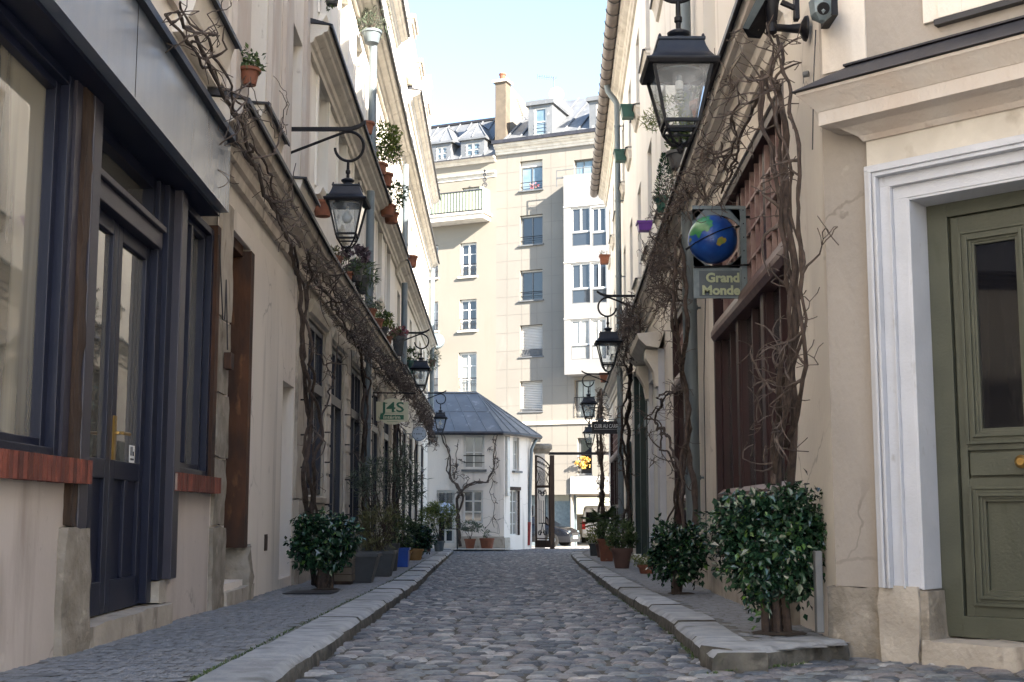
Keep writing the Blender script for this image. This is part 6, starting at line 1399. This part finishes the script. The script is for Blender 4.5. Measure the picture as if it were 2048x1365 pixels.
for (x, y, v, zb, pot, fol, lb) in (
 (668, 490, .16, ZL, (.09, .12, .18, 'terra', False), ('leafb', 120, (.16, .12, .10), .08, .02, .05, 4), 'terracotta pot with dry grass just below the nearest lantern'),
 (690, 520, .18, ZL, (.09, .12, .18, 'terra', False), ('leafm', 260, (.24, .16, .14), .08, .03, .08, 5), 'terracotta pot with trailing green plant under the nearest lantern'),
 (712, 545, .30, ZL+.12, (.08, .12, .26, 'potdark', False), ('leafv', 240, (.22, .16, .18), .09, .06, .12, 5), 'dark pot with violet succulent hanging from the left cornice edge'),
 (724, 560, .34, ZL+.02, (.08, .115, .28, 'potdark', False), ('leafm', 320, (.26, .18, .28), .14, .022, .0, 6), 'dark hanging pot with drooping green cactus stems on left cornice'),
 (738, 595, .2, ZL, (.10, .13, .18, 'terra', False), ('leafo', 220, (.22, .16, .14), .07, .03, .1, 4), 'terracotta pot with grey green plant low on left cornice'),
 (752, 612, .2, ZL, (.11, .14, .2, 'terra', False), ('leafm', 260, (.24, .16, .16), .07, .03, .1, 4), 'reddish pot with green plant beside the left grey pipe'),
 (762, 640, .2, ZL, (.11, .14, .2, 'potdark', False), ('leafy', 240, (.24, .16, .16), .1, .04, .12, 4), 'dark pot with pale broad leaves on left cornice'),
 (772, 655, .2, ZL, (.10, .13, .18, 'terra', False), ('leafb', 260, (.3, .2, .24), .08, .02, .1, 6), 'pot with dry brown plant on the left cornice'),
 (797, 705, .34, ZL-.02, (.09, .13, .44, 'potdark', False), ('flow', 180, (.2, .16, .14), .07, .06, .08, 3), 'tall dark pot with pink flowers left of the second lantern'),
 (822, 712, .3, ZL+.1, (.12, .15, .34, 'potgreen', False), ('leafm', 260, (.2, .18, .22), .07, .05, .12, 3), 'dark green pot with bright round plant beside the second lantern'),
 (734, 270, .30, 7.05, (.08, .11, .2, 'terra', False), None, 'plain terracotta pot on upper left cornice by pipe'),
 (758, 310, .26, 7.05, (.12, .15, .22, 'terra', False), ('leafy', 900, (.46, .3, .42), .10, .04, .42, 14), 'terracotta pot with large yellow green shrub on upper left cornice'),
 (770, 335, .30, 7.05, (.12, .15, .26, 'terra', False), ('leafv', 160, (.26, .2, .2), .07, .03, .3, 8), 'terracotta pot with reddish twiggy plant on upper left cornice'),
 (776, 372, .26, 6.75, (.13, .16, .22, 'terra', False), ('leafm', 700, (.42, .3, .3), .10, .04, .26, 10), 'terracotta pot with dark green shrub on upper left cornice'),
 (783, 390, .28, 6.75, (.12, .15, .22, 'terra', False), None, 'last plain terracotta pot of the upper left cornice row'),
 (742, 190, .26, 9.0, (.12, .16, .22, 'pipe', False), ('leafo', 600, (.34, .24, .42), .10, .018, .34, 16), 'grey metal pot with olive shrub high on left wall by pipe'),
 (664, 12, .18, 7.75, (.08, .10, .14, 'potdark', False), ('leafm', 200, (.10, .10, .22), .06, .02, .0, 2), 'small hanging fern at the top edge of left facade'),
 (822, 462, .25, 7.1, (.14, .17, .30, 'terra', False), None, 'lone terracotta box high on the far left facade'),
 (866, 600, .2, 6.0, (.1, .12, .2, 'potbrown', False), ('leafo', 500, (.3, .2, .6), .1, .03, .1, 8), 'trailing green plant hanging at end of left facade'),
 ): ledge(LB, x, y, v, zb, pot, fol, lb)
for (x, y, v, zb, pot, fol, lb) in (
 (1412, 245, .16, 4.66, (.11, .15, .26, 'terra', False), ('leafm', 160, (.14, .12, .16), .06, .02, .12, 4), 'terracotta pot on the right cornice beside the large lantern'),
 (1360, 360, .26, 4.72, (.10, .14, .2, 'potdark', False), ('leafm', 520, (.16, .16, .15), .04, .03, .16, 3), 'dark pot with clipped ball plant under the large lantern'),
 (1352, 320, .3, 5.0, (.06, .08, .14, 'potdark', False), ('leafy', 420, (.34, .24, .24), .10, .014, .22, 10), 'small pot with wispy yellow green plant under the large lantern'),
 (1332, 425, .26, 4.66, (.10, .14, .22, 'potgreen', False), ('leafd', 60, (.10, .10, .10), .05, .02, .05, 3), 'green pot with dwarf conifer on the right cornice'),
 (1290, 520, .22, 5.5, (.10, .12, .16, 'potpurple', True), None, 'purple square window box on the right wall'),
 (1257, 318, .22, 8.97, (.12, .15, .26, 'potgreen', True), None, 'upper dark green window box on the right facade'),
 (1242, 376, .22, 8.97, (.12, .15, .26, 'potgreen', True), None, 'lower dark green window box on right facade near pipe'),
 (1209, 525, .25, 8.6, (.12, .15, .28, 'terra', True), ('leafb', 60, (.14, .1, .1), .07, .02, .06, 2), 'terracotta window box at the far end of right facade'),
 (1210, 760, .3, 4.72, (.12, .16, .28, 'terra', True), None, 'small terracotta pot on far right wall above the black sign'),
 ): ledge(RA, x, y, v, zb, pot, fol, lb)
cf = ledge(RA, 1331, 418, .28, 4.7, (.05, .06, .1, 'potgreen', False), None, 'small cone shaped evergreen standing in the green pot', name='conifer', cat='conifer')
cp = ORG[cf.name]; q = MB()
for i in range(900):
    t_ = random.random(); rr_ = .15*(1-t_)**.8+.01; a = rnd(0, 6.28); k = rnd(.5, 1)
    leaf(q, Vector((cp.x+rr_*k*math.cos(a), cp.y+rr_*k*math.sin(a), cp.z+.10+.62*t_)), Vector((math.cos(a), math.sin(a), .9)).normalized(), rv(), .05, .014)
q.build('foliage', M['leafd'], cf, recalc=False)

SB = Frame((-12, -45), (12, -45), 1); SB.V = -SB.V  # unseen house added to keep the bright horizon out of pane reflections
S_ = thing('house', 'added plain cream house far behind the camera, hiding horizon glow from window panes', 'building', SB.map(12, 0, 0))
facade(S_, SB, 0, 24, -.2, 9, [3*k for k in range(1, 8)], [(1.0, 3.0), (5.0, 7.0)], 1.2, 'facade2')
MB(SB).box(0, 24, -6, -.35, -.2, 9.2).build('core', M['facade2'], S_)

# ================================================================ SMALL WALL DETAIL
random.seed(9)
def cable(fr, pts, v, label, r=.006):
    P = [(fr.hit(x, y, v)[0], v+rnd(-.004, .004), fr.hit(x, y, v)[1]) for x, y in pts]
    m = MB(fr).tube(P, r, 6); return tag(m.build('cable', M['flash'], org=fr.map(*P[0])), label, 'cable')
cable(LA, [(438, 470), (446, 640), (450, 640), (452, 560), (456, 700)], .05, 'thin dark cable looping down the stone pier beside rusty doorway')
cable(RC, [(1625, 300), (1628, 150), (1631, 60)], .015, 'thin dark cable running up the beige corner to dome camera', .004)
cable(RA, [(1412, 540), (1408, 760), (1412, 1080)], .06, 'thin dark cable on pale wall left of burgundy shopfront')
cable(LB, [(700, 1110), (701, 900), (703, 700)], .07, 'thin dark cable on stone pier behind the oleander')
# iron pegs on the rusticated piers, one short rod each
k = 0
for (x, ys_l) in ((604, (1005, 935, 870, 800)), (652, (1010, 925, 865, 812)), (692, (1030, 960, 890, 830)), (712, (1015, 955, 900, 850))):
    for n_, y in enumerate(ys_l):
        u, z = LB.hit(x, y, .06); u = max(u, -2.4); m = MB(LB).tube([(u, .04, z), (u, .10, z), (u+.16, .11, z+.01)], .011, 6)
        o = m.build('iron_peg', M['black'], org=LB.map(u, .05, z)); k += 1
        tag(o, '%s short iron peg on the %s' % (('lowest', 'second lowest', 'third lowest', 'topmost')[n_], {604: 'pale pier beside white rendered wall', 652: 'stone pier after first left window bay', 692: 'stone pier after second left window bay', 712: 'stone pier just before the grey pipe'}[x]), 'peg', 'iron pegs on the stone piers')
def hook(fr, x, y, lb):
    u, z = fr.hit(x, y, 0); m = MB(fr).tube([(u, 0, z), (u, .05, z), (u+.01, .06, z-.03), (u, .03, z-.045)], .005, 5); tag(m.build('wall_hook', M['flash'], org=fr.map(u, 0, z)), lb, 'hook')
hook(RC, 1618, 968, 'small iron hook low on the right corner pier'); hook(RA, 1604, 964, 'tiny iron hook at end of burgundy shop sill')
tag(MB(W2).box(W2.L+.05, W2.L+.22, -.1, .05, zg+1.2, zg+1.6).build('letter_box', M['wing'], org=W2.map(W2.L, 0, zg+1.4)), 'small grey box on wall between red footed pipe and gate', 'letter box')

LBK = Frame((-3.2, -26), (-2.6, -2.6), 1)  # unseen house added so its sunlit front bounces light forward
K_ = thing('house', 'added pale house on the left behind the camera, bouncing sun into the alley', 'building', LBK.map(12, 0, 0))
facade(K_, LBK, 0, LBK.L, -.2, 9.5, [3*k for k in range(1, 8)], [(1.0, 3.0), (5.0, 7.0)], 1.2, 'facade')
MB(LBK).box(0, LBK.L, -6, -.35, -.2, 9.7).build('core', M['facade'], K_)
